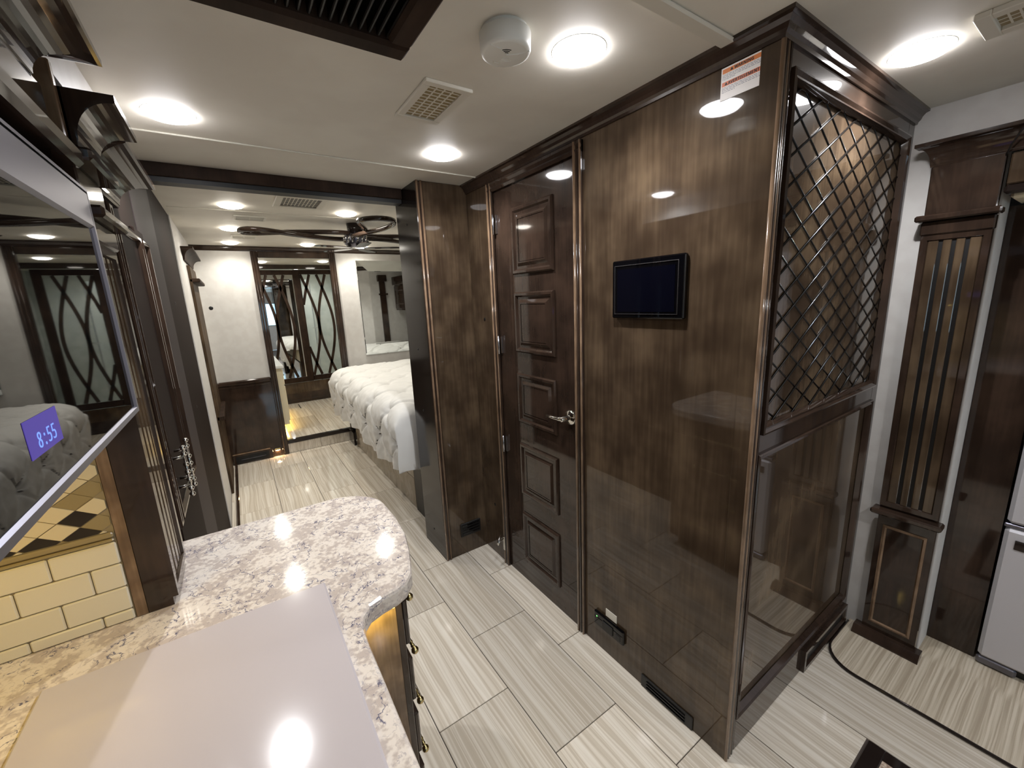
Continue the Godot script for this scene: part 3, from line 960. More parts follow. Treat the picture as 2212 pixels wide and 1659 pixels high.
func build_slide_right() -> void:
	var t := thing("fluted_pilaster", "fluted dark wooden pilaster with plinth beside the refrigerator", "pilaster", Vector3.ZERO)
	pilaster(t, -1.0, 2.172, -0.466, -0.290, 0.035, 1.97, 1.966, 1.778, 0.645, 1.700, 3)
	var st := mb()
	bx(st, 2.130, 2.19, 0.610, 0.634, -0.488, -0.272, 0.006)
	build(st, "ledge", M.wood, t)
	st = mb()
	rect_frame(st, "x", 2.172, -1.0, -0.446, -0.310, 0.082, 0.556, [[0.0, 0.0], [0.0, 0.004], [0.008, 0.006], [0.013, 0.0]])
	build(st, "panel_moulding", M.tan, t)
	st = mb()
	extr(st, PackedVector2Array([Vector2(2.130, 0.012), Vector2(2.130, 0.018), Vector2(2.150, 0.046), Vector2(2.19, 0.046), Vector2(2.19, 0.012)]), "z", -0.490, -0.268)
	build(st, "plinth", M.wood, t)
	# cornice
	st = mb()
	cove(st, -1.0, 2.172, 1.966, 2.046, -0.466, 2.0, 0.046)
	var c := build(st, "cornice", M.wood)
	tag(c, "dark flaring cornice over the pilaster and refrigerator", "cornice")
	# overhead cabinet over the refrigerator
	var o := thing("overhead_cabinet", "glossy brown overhead cabinet above the refrigerator with dark lower rail", "cabinet", Vector3.ZERO)
	box("body", M.wood, o, 2.20, 2.6, 1.845, 1.965, -0.284, 1.5)
	box("door", M.panel, o, 2.172, 2.198, 1.866, 1.962, -0.280, 0.5, 0.004)
	st = mb()
	bx(st, 2.168, 2.20, 1.836, 1.864, -0.284, 0.5, 0.008)
	build(st, "light_rail", M.darkwood, o)
	box("lower_valance", M.cream, o, 2.20, 2.40, 1.822, 1.844, -0.27, 0.5, 0.008)
	st = mb(true)
	tube(st, [Vector3(2.165, 1.955, -0.292), Vector3(2.150, 1.985, -0.282), Vector3(2.132, 2.02, -0.262), Vector3(2.120, 2.05, -0.23)], 0.0022, 6)
	var cb := build(st, "cable", M.black)
	tag(cb, "thin dark cable running up over the cornice", "cable")
	# side panel next to the refrigerator
	var p := box("side_panel", M.wood, null, 2.362, 2.39, 0.013, 1.815, -0.286, -0.145)
	p.name = "refrigerator_side_panel"
	tag(p, "dark glossy wooden upright between pilaster and refrigerator", "panel")
	# refrigerator
	var f := thing("refrigerator", "stainless steel refrigerator with split doors beside the dark upright", "refrigerator", Vector3(0, 0, 0))
	box("cabinet", M.steel_dark, f, 2.40, 2.95, 0.06, 1.80, -0.128, 0.75)
	box("lower_door", M.fridge, f, 2.325, 2.398, 0.055, 0.632, -0.136, 0.75, 0.012)
	box("upper_door", M.fridge, f, 2.325, 2.398, 0.652, 1.80, -0.136, 0.75, 0.012)
	box("hinge_bracket", M.steel_dark, f, 2.33, 2.38, 0.634, 0.650, -0.140, -0.07, 0.003)
	box("handle_recess", M.darkwood, f, 2.322, 2.3252, 0.555, 0.592, -0.105, 0.2)
	box("foot_cover", M.steel_dark, f, 2.335, 2.39, 0.014, 0.052, -0.138, -0.03, 0.008)
	box("toe_grille", M.black, f, 2.36, 2.40, 0.014, 0.054, -0.03, 0.75)
	# slide-out floor with rounded corner
	st = mb()
	var prof := PackedVector2Array([Vector2(3.0, -0.52), Vector2(2.005, -0.52)])
	for i in 9:
		var a := PI / 2 * i / 8.0
		prof.append(Vector2(2.005 - 0.125 * sin(a), -0.395 - 0.125 * cos(a)))
	prof.append(Vector2(1.895, 2.0))
	prof.append(Vector2(3.0, 2.0))
	extr(st, prof, "y", 0.001, 0.012)
	var fl := struct(st, "floor_slide", M.slide_floor, "striped beige vinyl floor of the slide-out with rounded dark edge", "floor")
	st = mb(true)
	var path := [Vector3(2.2, 0.008, -0.52), Vector3(2.005, 0.008, -0.52)]
	for i in 9:
		var a := PI / 2 * i / 8.0
		path.append(Vector3(2.005 - 0.125 * sin(a), 0.008, -0.395 - 0.125 * cos(a)))
	path.append(Vector3(1.895, 0.008, 2.0))
	tube(st, path, 0.0055, 8)
	build(st, "edge_strip", M.darkwood, fl)

# ---------------------------------------------------------------- kitchen on the left
func build_kitchen() -> void:
	var CT := 0.92
	# counter outline (x, z)
	var prof := PackedVector2Array()
	for p in [[-0.86, -1.140], [-0.237, -1.140], [-0.237, -1.444], [0.17, -1.444]]:
		var v := Vector2(p[0], p[1])
		if prof.size() == 0 or prof[-1].distance_to(v) > 0.002:
			prof.append(v)
	for i in range(1, 9):
		var a := PI / 2 * i / 8.0
		prof.append(Vector2(0.17 + 0.158 * sin(a), -1.295 - 0.149 * cos(a)))
	for p in [[0.330, -1.18], [0.322, -1.08], [0.305, -1.00], [0.286, -0.935], [0.272, -0.895], [0.250, -0.868], [0.222, -0.855], [0.185, -0.848], [0.158, -0.838], [0.138, -0.815], [0.129, -0.785], [0.1275, -0.74], [0.1275, 1.28], [-0.86, 1.28]]:
		prof.append(Vector2(p[0], p[1]))
	var st := mb()
	extr(st, prof, "y", CT - 0.038, CT - 0.009)
	var ct := thing("kitchen_counter", "cream quartz kitchen countertop with dark veins and curved end", "countertop", Vector3.ZERO)
	build(st, "slab", M.quartz, ct)
	st = mb()
	for l in [[0.0, -0.009, 0.0025, -0.003], [0.0025, -0.003, 0.008, 0.0]]:
		loft2(st, prof, l[0], CT + l[1], l[2], CT + l[3])
	cap(st, prof, 0.008, CT)
	build(st, "polished_top", M.quartz, ct)
	st = mb()
	for l in [[0.0, -0.038, 0.004, -0.046]]:
		loft2(st, prof, l[0], CT + l[1], l[2], CT + l[3])
	build(st, "eased_underside", M.quartz, ct)
	# worktop cover
	var cov := thing("sink_cover", "large smooth beige cover board lying on the countertop", "cover board", Vector3.ZERO)
	st = mb()
	var cp := PackedVector2Array([Vector2(-0.379, -0.975), Vector2(0.088, -0.975), Vector2(0.088, 0.2), Vector2(-0.379, 0.2)])
	extr(st, cp, "y", CT, CT + 0.006)
	for l in [[0.0, 0.006, 0.004, 0.0095]]:
		loft2(st, cp, l[0], CT + l[1], l[2], CT + l[3])
	cap(st, cp, 0.004, CT + 0.0095)
	build(st, "board", M.cover, cov)
	# base cabinet of the curved end
	var bc := thing("base_cabinet", "brown base cabinet with four drawers under the curved counter end", "cabinet", Vector3.ZERO)
	box("side_panel", M.tan, bc, -0.22, 0.226, 0.08, CT - 0.048, -0.92, -0.90)
	box("carcass", M.wood, bc, -0.22, 0.222, 0.08, CT - 0.048, -1.41, -0.921)
	box("face_frame", M.wood, bc, 0.223, 0.242, 0.08, CT - 0.048, -1.41, -0.900, 0.002)
	box("plinth", M.black, bc, -0.2, 0.19, 0.0, 0.08, -1.38, -0.93)
	for y in [0.775, 0.600, 0.425, 0.245]:
		var dr := box("drawer", M.wood, bc, 0.243, 0.258, y - 0.07, y + 0.062, -1.39, -0.912, 0.004)
		st = mb(true)
		tube(st, [Vector3(0.258, y + 0.012, -1.05), Vector3(0.277, y + 0.008, -1.05), Vector3(0.290, y - 0.004, -1.035)], 0.0045, 8)
		tube(st, [Vector3(0.258, y + 0.012, -1.21), Vector3(0.277, y + 0.008, -1.21), Vector3(0.285, y - 0.004, -1.215)], 0.0045, 8)
		tube(st, [Vector3(0.291, y - 0.005, -1.235), Vector3(0.291, y - 0.005, -1.005)], 0.005, 8)
		for z in [-1.0, -1.24]:
			ball(st, Vector3(0.291, y - 0.005, z), 0.011)
		for z in [-1.018, -1.035, -1.21, -1.225]:
			ball(st, Vector3(0.291, y - 0.005, z), 0.0065, 8)
		build(st, "pull", M.brass, dr)
	# base cabinets along the sink side
	var sc := thing("base_cabinet", "dark base cabinet run under the sink side of the counter", "cabinet", Vector3.ZERO)
	box("carcass", M.wood, sc, -0.86, 0.085, 0.08, CT - 0.048, -0.898, 1.28)
	box("plinth", M.black, sc, -0.86, 0.04, 0.0, 0.08, -0.898, 1.28)
	for k in 3:
		box("door", M.wood, sc, 0.086, 0.102, 0.10, CT - 0.07, -0.86 + k * 0.70, -0.19 + k * 0.70, 0.004)
	# warm strip lamp below the counter overhang
	var ul := thing("strip_lamp", "warm strip lamp hidden under the counter overhang", "strip lamp", Vector3(0.165, CT - 0.052, -0.872))
	box("diffuser", M.glow_yellow, ul, -0.05, 0.05, -0.002, 0.003, -0.006, 0.006)
	area(ul, Vector3(0, -0.004, 0), Vector2(0.1, 0.012), 0.018, Color(1.0, 0.90, 0.42))
	# tiled end wall under the microwave
	var w := wall("wall_backsplash", M.subgrout, "cream subway tile backsplash with a band of diamond tiles", -0.90, -0.2715, CT + 0.001, 2.05, -1.160, -1.120)
	var rows := [[0.921, 0.9455, 1], [0.947, 1.0005, 0], [1.002, 1.0555, 1], [1.057, 1.1065, 0]]
	for r in rows:
		for k in range(0, 7):
			var a: float = -0.374 + 0.107 - 0.107 * k + (0.0 if r[2] == 0 else 0.052)
			var x1: float = minf(a, -0.273)
			var x0: float = a - 0.1055
			if x1 - x0 < 0.008 or x1 < -0.86:
				continue
			box("tile", M.subway, w, maxf(x0, -0.895), x1, r[0], r[1], -1.121, -1.115, 0.003)
	for l in [[1.109, 1.116], [1.118, 1.130], [1.303, 1.315]]:
		box("pencil_liner", M.diamond_tan, w, -0.895, -0.273, l[0], l[1], -1.121, -1.112, 0.003)
	for j in range(-1, 9):
		for i in range(0, 20):
			var cx: float = -0.273 - 0.0145 - 0.0298 * i
			var cy := 1.136 + 0.0187 * j
			if (i + j) % 2 == 0:
				continue
			var poly := PackedVector2Array([Vector2(cx - 0.0285, cy), Vector2(cx, cy - 0.0178), Vector2(cx + 0.0285, cy), Vector2(cx, cy + 0.0178)])
			var lim := PackedVector2Array([Vector2(-0.895, 1.1315), Vector2(-0.273, 1.1315), Vector2(-0.273, 1.302), Vector2(-0.895, 1.302)])
			var cut := Geometry2D.intersect_polygons(poly, lim)
			if cut.is_empty() or cut[0].size() < 3:
				continue
			var kind := posmod(i * 2 + j * 3 + (i * j) % 3, 4)
			st = mb()
			extr(st, cut[0], "z", -1.121, -1.1165 if kind < 2 else -1.1185)
			build(st, "diamond_tile", M.diamond_pale if kind < 2 else (M.diamond_dark if kind == 2 else M.diamond_tan), w)
	# microwave
	var mw := thing("microwave", "stainless steel microwave with dark mirror glass and violet clock display", "microwave", Vector3.ZERO)
	var xg := -0.184
	box("housing", M.steel_dark, mw, -0.62, -0.205, 1.382, 1.792, -1.060, -0.30)
	st = mb()
	rect_frame(st, "x", -0.205, 1.0, -1.075, -0.30, 1.378, 1.797, [[0.0, 0.0], [0.0, 0.018], [0.006, 0.025], [0.015, 0.025], [0.018, 0.020]])
	build(st, "steel_frame", M.steel, mw)
	st = mb()
	bx(st, -0.2045, -0.180, 1.722, 1.792, -1.069, -0.306, 0.006)
	build(st, "steel_header", M.steel, mw)
	box("glass", M.gloss_black, mw, -0.2045, xg, 1.395, 1.722, -1.057, -0.318)
	var dsp := box("clock_display", M.display, mw, xg, xg + 0.0006, 1.433, 1.472, -0.672, -0.582)
	var tm := TextMesh.new()
	var fnt := SystemFont.new()
	fnt.font_names = PackedStringArray(["Droid Sans Mono"])
	tm.font = fnt
	tm.text = "8:55"
	tm.font_size = 32
	tm.pixel_size = 0.022 / 32.0
	tm.depth = 0.0004
	var tx := place(tm, "digits", M.display_ink, dsp, Vector3(xg + 0.0008, 1.447, -0.630))
	tx.rotation.y = PI / 2
	# task lamp below the microwave
	var tl := thing("task_lamp", "warm task lamp under the microwave lighting the tiles", "task lamp", Vector3(-0.47, 1.367, -0.82))
	box("diffuser", M.glow_yellow, tl, -0.10, 0.10, -0.004, 0.010, -0.03, 0.03, 0.003)
	area(tl, Vector3(0, -0.006, 0), Vector2(0.2, 0.06), 0.045, Color(1.0, 0.83, 0.42))
	# upper cabinet above the microwave
	var uc := thing("upper_cabinet", "glossy brown upper cabinet with cornice above the microwave", "cabinet", Vector3.ZERO)
	box("body", M.wood, uc, -0.86, -0.215, 1.822, 2.05, -1.055, 1.28)
	box("door", M.panel, uc, -0.214, -0.196, 1.868, 1.935, -1.02, -0.45, 0.004)
	box("door", M.panel, uc, -0.214, -0.196, 1.868, 1.935, -0.44, 0.2, 0.004)
	st = mb()
	bx(st, -0.214, -0.172, 1.822, 1.856, -1.058, 0.6, 0.008)
	build(st, "light_rail", M.wood, uc)
	st = mb()
	cove(st, 1.0, -0.205, 1.925, 2.0, -0.965, 0.9, 0.085)
	build(st, "cornice", M.wood, uc)
	# pilaster at the end of the kitchen
	var pt := thing("fluted_pilaster", "fluted wooden pilaster standing on the counter at the backsplash corner", "pilaster", Vector3.ZERO)
	box("return_face", M.tan, pt, -0.270, -0.250, CT + 0.001, 1.745, -1.140, -1.117)
	pilaster(pt, 1.0, -0.206, -1.305, -1.117, CT + 0.001, 1.85, 1.845, 1.752, CT + 0.02, 1.68, 3)
	st = mb()
	cove(st, 1.0, -0.190, 1.872, 1.965, -1.245, -1.098, 0.071, 1.0, 0.0)
	bx(st, -0.26, -0.189, 1.872, 1.965, -1.245, -1.098)
	build(st, "cornice", M.wood, pt)
	box("upper_ledge", M.wood, pt, -0.235, -0.165, 1.846, 1.868, -1.31, -1.085, 0.005)
	box("frieze_return", M.tan, pt, -0.30, -0.192, 1.870, 2.0, -1.097, -1.080, 0.002)
	# header over the kitchen opening
	wall("wall_kitchen_header", M.wallpaper, "pale strip above the kitchen cornice", -0.9, -0.225, 2.052, CE, -2.05, 1.3)

func area(t: Node3D, at: Vector3, size: Vector2, e: float, col: Color) -> void:
	var l := AreaLight3D.new()
	l.name = "glow"
	l.area_size = size
	l.light_energy = e
	l.light_color = col
	l.shadow_enabled = true
	l.position = at
	l.rotation.x = -PI / 2
	l.area_range = 6.0
	t.add_child(l)

func inset_ring(prof: PackedVector2Array, d: float) -> PackedVector2Array:
	# same number of points, each moved inwards along its corner's bisector
	var n := prof.size()
	var area2 := 0.0
	for i in n:
		area2 += prof[i].cross(prof[(i + 1) % n])
	var sg := signf(area2)
	var out := PackedVector2Array()
	for i in n:
		var e0 := (prof[i] - prof[(i - 1 + n) % n]).normalized()
		var e1 := (prof[(i + 1) % n] - prof[i]).normalized()
		var n0 := Vector2(-e0.y, e0.x) * sg
		var n1 := Vector2(-e1.y, e1.x) * sg
		var b := (n0 + n1)
		b = b / maxf(0.3, b.dot(n0))
		out.append(prof[i] + b * d)
	return out

func loft2(st: SurfaceTool, prof: PackedVector2Array, d0: float, y0: float, d1: float, y1: float) -> void:
	var a := inset_ring(prof, d0)
	var b := inset_ring(prof, d1)
	var n := prof.size()
	for i in n:
		var j := (i + 1) % n
		var inw := (b[i] + b[j] - a[i] - a[j]) / 2.0
		var o := Vector3(-inw.x, 0, -inw.y).normalized() * absf(y1 - y0) + Vector3(0, signf(y1 - y0) * absf(d1 - d0), 0)
		quad(st, to3("y", a[i], y0), to3("y", a[j], y0), to3("y", b[j], y1), to3("y", b[i], y1), o)

func cap(st: SurfaceTool, prof: PackedVector2Array, d: float, y: float) -> void:
	var a := inset_ring(prof, d)
	var ids := Geometry2D.triangulate_polygon(a)
	for i in range(0, ids.size(), 3):
		tri(st, to3("y", a[ids[i]], y), to3("y", a[ids[i + 1]], y), to3("y", a[ids[i + 2]], y), Vector3.UP)

# ---------------------------------------------------------------- left side of the passage
func build_passage_left() -> void:
	var p := thing("pantry", "tall dark wooden pantry with beaded bar handle beyond the kitchen pilaster", "pantry", Vector3.ZERO)
	box("body", M.satin_dark, p, -0.86, -0.240, 0.0, 2.05, -2.06, -1.345)
	box("stile", M.satin_dark, p, -0.239, -0.224, 0.0, 1.86, -1.50, -1.45, 0.004)
	box("door", M.satin_dark, p, -0.239, -0.222, 0.05, 1.84, -1.88, -1.505, 0.005)
	box("stile", M.satin_dark, p, -0.239, -0.226, 0.0, 1.86, -2.06, -1.885, 0.004)
	var st := mb()
	cove(st, 1.0, -0.235, 1.875, 1.965, -1.68, -1.42, 0.095)
	build(st, "cornice", M.wood, p)
	st = mb(true)
	var hx := -0.188
	for z in [-1.58, -1.67]:
		for y in [1.13, 1.035]:
			tube(st, [Vector3(-0.222, y, z), Vector3(hx, y, z)], 0.005, 8)
		tube(st, [Vector3(hx, 1.01, z), Vector3(hx, 1.155, z)], 0.004, 8)
		for y in [1.005, 1.025, 1.055, 1.08, 1.105, 1.14, 1.16]:
			ball(st, Vector3(hx, y, z), 0.0085, 8)
	build(st, "bar_handle", M.chrome, p)
	for q2 in [[-1.87, -1.515, 0.95, 1.82], [-2.04, -1.90, 0.95, 1.82], [-1.498, -1.455, 0.95, 1.85]]:
		st = mb()
		rect_frame(st, "x", -0.223, 1.0, q2[0], q2[1], q2[2], q2[3], [[0.0, 0.0], [0.0, 0.008], [0.005, 0.012], [0.012, 0.012], [0.018, 0.002], [0.020, 0.0]])
		build(st, "panel_moulding", M.wood, p)
	var q := thing("pocket_wall", "plain dark panel and jamb at the left of the bedroom entrance", "panel", Vector3.ZERO)
	box("plain_panel", M.satin_grey, q, -0.86, -0.238, 0.0, CE - 0.001, -2.60, -2.065)
	box("jamb", M.satin_dark, q, -0.86, -0.240, 0.0, CE - 0.001, -3.48, -2.605)
	for y in [1.62, 1.05, 0.40]:
		st = mb(true)
		lathe(st, [Vector2(0.0, 0.003), Vector2(0.006, 0.002), Vector2(0.009, 0.0)], at_dir(Vector3(-0.240, y, -2.85), Vector3(1, 0, 0)), 12)
		build(st, "screw_cap", M.black, q)

# ---------------------------------------------------------------- bedroom
func build_bedroom() -> void:
	var ZR := -4.95
	# left side: white wall, wooden fascia of the bedroom slide-out
	wall("wall_left_bedroom", M.wallpaper, "pale bedroom side wall beyond the jamb", -0.34, -0.235, 0.0, CE, ZR, -3.485)
	var fa := thing("slide_fascia", "wooden fascia boards with small crown ends beside the rear bedroom wall", "fascia", Vector3.ZERO)
	box("board", M.satin_panel, fa, -0.2345, -0.215, 0.0, 1.93, -4.82, -4.15, 0.003)
	box("ledge", M.satin, fa, -0.2345, -0.165, 1.80, 1.83, -4.85, -4.15, 0.006)
	box("bracket", M.satin, fa, -0.2345, -0.18, 0.66, 0.70, -4.85, -4.15, 0.006)
	var st := mb()
	cove(st, 1.0, -0.232, 1.95, 2.04, -4.80, -3.95, 0.070)
	build(st, "cornice", M.satin, fa)
	st = mb()
	bx(st, -0.200, -0.180, 0.0006, 0.012, -4.93, -3.4, 0.003)
	var tr := struct(st, "trim_floor_edge", M.wood, "dark wooden strip along the bedroom floor edge", "floor trim")
	# rear wall with the bathroom opening
	st = mb()
	bx(st, -0.34, 0.25, 0.0, CE, ZR - 0.06, ZR)
	bx(st, 1.02, 3.1, 0.0, CE, ZR - 0.06, ZR)
	bx(st, 0.25, 1.02, 2.09, CE, ZR - 0.06, ZR)
	struct(st, "wall_rear", M.wallpaper, "pale rear bedroom wall around the bathroom opening", "wall")
	st = mb()
	extr(st, crown_profile(1.0, ZR), "x", -0.235, 3.0)
	struct(st, "trim_crown_rear", M.wood, "dark crown moulding along the rear bedroom wall", "crown moulding")
	var wp := thing("wainscot", "dark wooden wainscot panel with chair rail on the rear bedroom wall", "wainscot", Vector3.ZERO)
	box("panel", M.wood, wp, -0.234, 0.2395, 0.0, 0.826, ZR, ZR + 0.012)
	box("chair_rail", M.wood, wp, -0.234, 0.2395, 0.826, 0.872, ZR, ZR + 0.030, 0.010)
	box("bead", M.wood, wp, -0.234, 0.2395, 0.800, 0.822, ZR + 0.012, ZR + 0.022, 0.006)
	box("vent_ledge", M.tan, wp, -0.21, 0.13, 0.105, 0.113, ZR + 0.012, ZR + 0.040, 0.003)
	box("vent_surround", M.wood, wp, -0.21, 0.15, 0.002, 0.104, ZR + 0.012, ZR + 0.028, 0.003)
	box("vent_opening", M.black, wp, -0.185, 0.112, 0.014, 0.084, ZR + 0.028, ZR + 0.030)
	box("vent_slat", M.steel_dark, wp, -0.14, 0.08, 0.045, 0.049, ZR + 0.030, ZR + 0.033)
	var sl := thing("step_light", "small step light glowing low on the wainscot", "step light", Vector3(0.195, 0.07, ZR + 0.012))
	box("hood", M.brass, sl, -0.028, 0.028, 0.0, 0.020, 0.0, 0.014, 0.003)
	box("lens", M.lens_warm, sl, -0.022, 0.022, -0.004, -0.001, 0.002, 0.011)
	var sol := OmniLight3D.new()
	sol.name = "glow"
	sol.light_energy = 0.006
	sol.light_color = Color(1.0, 0.78, 0.5)
	sol.light_size = 0.003
	sol.shadow_enabled = true
	sol.position = Vector3(0, -0.010, 0.012)
	sl.add_child(sol)
	st = mb(true)
	lathe(st, [Vector2(0.0, 0.004), Vector2(0.014, 0.003), Vector2(0.018, 0.0)], at_dir(Vector3(-0.155, 1.60, ZR), Vector3(0, 0, 1)), 16)
	var hole := build(st, "cable_outlet", M.black)
	tag(hole, "small black round cable outlet on the pale rear wall", "outlet")
	# chair rail at the right of the opening
	var cr := box("chair_rail", M.wood, null, 1.03, 3.0, 0.826, 0.872, ZR, ZR + 0.03, 0.01)
	tag(cr, "dark chair rail behind the bed below the wall mirror", "chair rail")
	# casing of the bathroom opening
	var c := thing("doorway_casing", "dark glossy wooden casing around the raised bathroom opening", "door casing", Vector3.ZERO)
	for q in [[0.240, 0.300, 0.0, 2.135], [0.965, 1.030, 0.0, 2.135]]:
		box("upright", M.wood, c, q[0], q[1], q[2], q[3], ZR + 0.0005, ZR + 0.022, 0.005)
		st = mb(true)
		for k in 2:
			tube(st, [Vector3(lerpf(q[0], q[1], 0.3 + 0.4 * k), 0.0, ZR + 0.022), Vector3(lerpf(q[0], q[1], 0.3 + 0.4 * k), 2.13, ZR + 0.022)], 0.006, 8)
		build(st, "bead", M.wood, c)
	box("head", M.wood, c, 0.300, 0.965, 2.075, 2.135, ZR + 0.0005, ZR + 0.022, 0.005)
	box("inner_jamb", M.wood, c, 0.251, 0.290, 0.155, 2.089, ZR - 0.06, ZR)
	box("inner_jamb", M.wood, c, 0.975, 1.019, 0.155, 2.089, ZR - 0.06, ZR)
	# bevelled mirror
	var m := thing("wall_mirror", "large mirror with wide mirrored frame on the rear wall above bed", "mirror", Vector3.ZERO)
	box("backing_board", M.white, m, 1.245, 2.60, 0.990, 2.058, ZR, ZR + 0.012)
	st = mb()
	rect_frame(st, "z", ZR, 1.0, 1.242, 2.603, 0.987, 2.061, [[0.0, 0.0], [0.0, 0.022], [0.006, 0.024], [0.120, 0.040], [0.124, 0.014]])
	build(st, "mirror_frame", M.mirror, m)
	box("mirror_glass", M.mirror, m, 1.365, 2.48, 1.110, 1.938, ZR + 0.0125, ZR + 0.015)
	# bed platform
	var pb := thing("bed_base", "tile-faced bed platform under the white quilt", "bed base", Vector3.ZERO)
	box("platform", M.wood, pb, 0.985, 2.94, 0.0, 0.50, -4.70, -2.86)
	for k in 4:
		for r in 2:
			box("tile", M.bed_tile, pb, 0.970, 0.984, 0.001 + r * 0.25, 0.249 + r * 0.25, -4.69 + k * 0.455, -4.69 + k * 0.455 + 0.452, 0.002)
	box("corner_post", M.darkwood, pb, 0.940, 0.964, 0.0, 0.15, -4.920, -4.71)
	box("end_panel", M.black, pb, 0.965, 1.05, 0.0, 0.499, -2.85, -2.70)
	var mt := box("mattress", M.offwhite, null, 0.95, 2.85, 0.505, 0.80, -4.70, -2.62, 0.05)
	tag(mt, "thick mattress on the bed platform under the white quilt", "mattress")
	quilt()
	for k in 2:
		var pz := -4.15 + k * 0.75
		var pst := mb(true)
		pillow_shape(pst, Vector3(2.58, 1.17, pz), 0.16, 0.26, 0.34)
		var pw := build(pst, "pillow", M.pillow)
		tag(pw, "white pillow propped at the head of the bed, mirror side" if k == 0 else "white pillow propped at the head of the bed, wardrobe side", "pillow", "bed pillows")
	# head wall and overhead cabinets, seen in the mirrors
	var ps := thing("fluted_pilaster", "dark post and pilaster on the partition seen in the bedroom mirror", "pilaster", Vector3.ZERO)
	box("post", M.wood, ps, 1.86, 1.93, 0.9, CE - 0.001, -2.52, -2.501, 0.004)
	box("shaft", M.wood, ps, 2.20, 2.30, 0.9, 1.95, -2.54, -2.501, 0.006)
	box("capital", M.wood, ps, 2.17, 2.33, 1.95, 2.06, -2.57, -2.501, 0.010)
	box("ledge", M.wood, ps, 2.17, 2.33, 1.72, 1.75, -2.57, -2.541, 0.006)
	wall("wall_head", M.wallpaper, "pale wall behind the head of the bed", 2.95, 3.1, 0.0, CE, ZR, -2.5)
	var hc := thing("overhead_cabinet", "dark panelled overhead cabinet above the head of the bed", "cabinet", Vector3.ZERO)
	box("body", M.wood, hc, 2.44, 2.949, 1.45, 2.02, -4.85, -2.6)
	for k in 4:
		var dd := box("door", M.wood, hc, 2.420, 2.439, 1.48, 1.86, -4.80 + k * 0.55, -4.28 + k * 0.55, 0.004)
		st = mb()
		rect_frame(st, "x", 2.420, -1.0, -4.74 + k * 0.55, -4.34 + k * 0.55, 1.54, 1.80, [[0.0, 0.0], [0.0, 0.008], [0.012, 0.010], [0.024, 0.0]])
		build(st, "panel_moulding", M.wood, dd)
	box("frieze", M.wood, hc, 2.40, 2.44, 1.88, 2.02, -4.85, -2.6, 0.008)
	# bedroom ceiling: vents and fan
	var v := thing("ceiling_vent", "black mesh return vent with white frame on the bedroom ceiling", "air vent", Vector3(0.435, CE, -2.815))
	grille(v, M.offwhite, 0.27, 0.30, 0.036, 10, 9, 0.005, 0.012, M.black)
	for q in [[0.200, -3.42, "white louvred vent on the bedroom ceiling nearer the beam"], [0.186, -4.29, "white louvred vent on the bedroom ceiling nearer the rear wall"]]:
		var vv := thing("ceiling_vent", q[2], "air vent", Vector3(q[0], CE, q[1]), "white bedroom ceiling vents")
		grille(vv, M.offwhite, 0.19, 0.16, 0.015, 2, 8, 0.006, 0.008, M.batten)
	fan()

func pillow_shape(st: SurfaceTool, c: Vector3, a: float, b: float, d: float) -> void:
	var n := 12
	for i in n:
		for j in 2 * n:
			var v := []
			for k in [[0, 0], [1, 0], [1, 1], [0, 1]]:
				var u: float = PI * (i + k[0]) / n - PI / 2
				var w: float = PI * (j + k[1]) / n
				var x := signf(sin(u)) * pow(absf(sin(u)), 1.0)
				var cu := pow(maxf(cos(u), 0.0), 0.6)
				var y := signf(cos(w)) * pow(absf(cos(w)), 0.6) * cu
				var z := signf(sin(w)) * pow(absf(sin(w)), 0.6) * cu
				v.append(c + Vector3(x * a + y * 0.08, y * b, z * d))
			var o: Vector3 = (v[0] + v[2]) / 2.0 - c
			if i == 0:
				tri(st, v[0], v[1], v[2], o)
			elif i == n - 1:
				tri(st, v[0], v[1], v[3], o)
			else:
				quad(st, v[0], v[1], v[2], v[3], o)

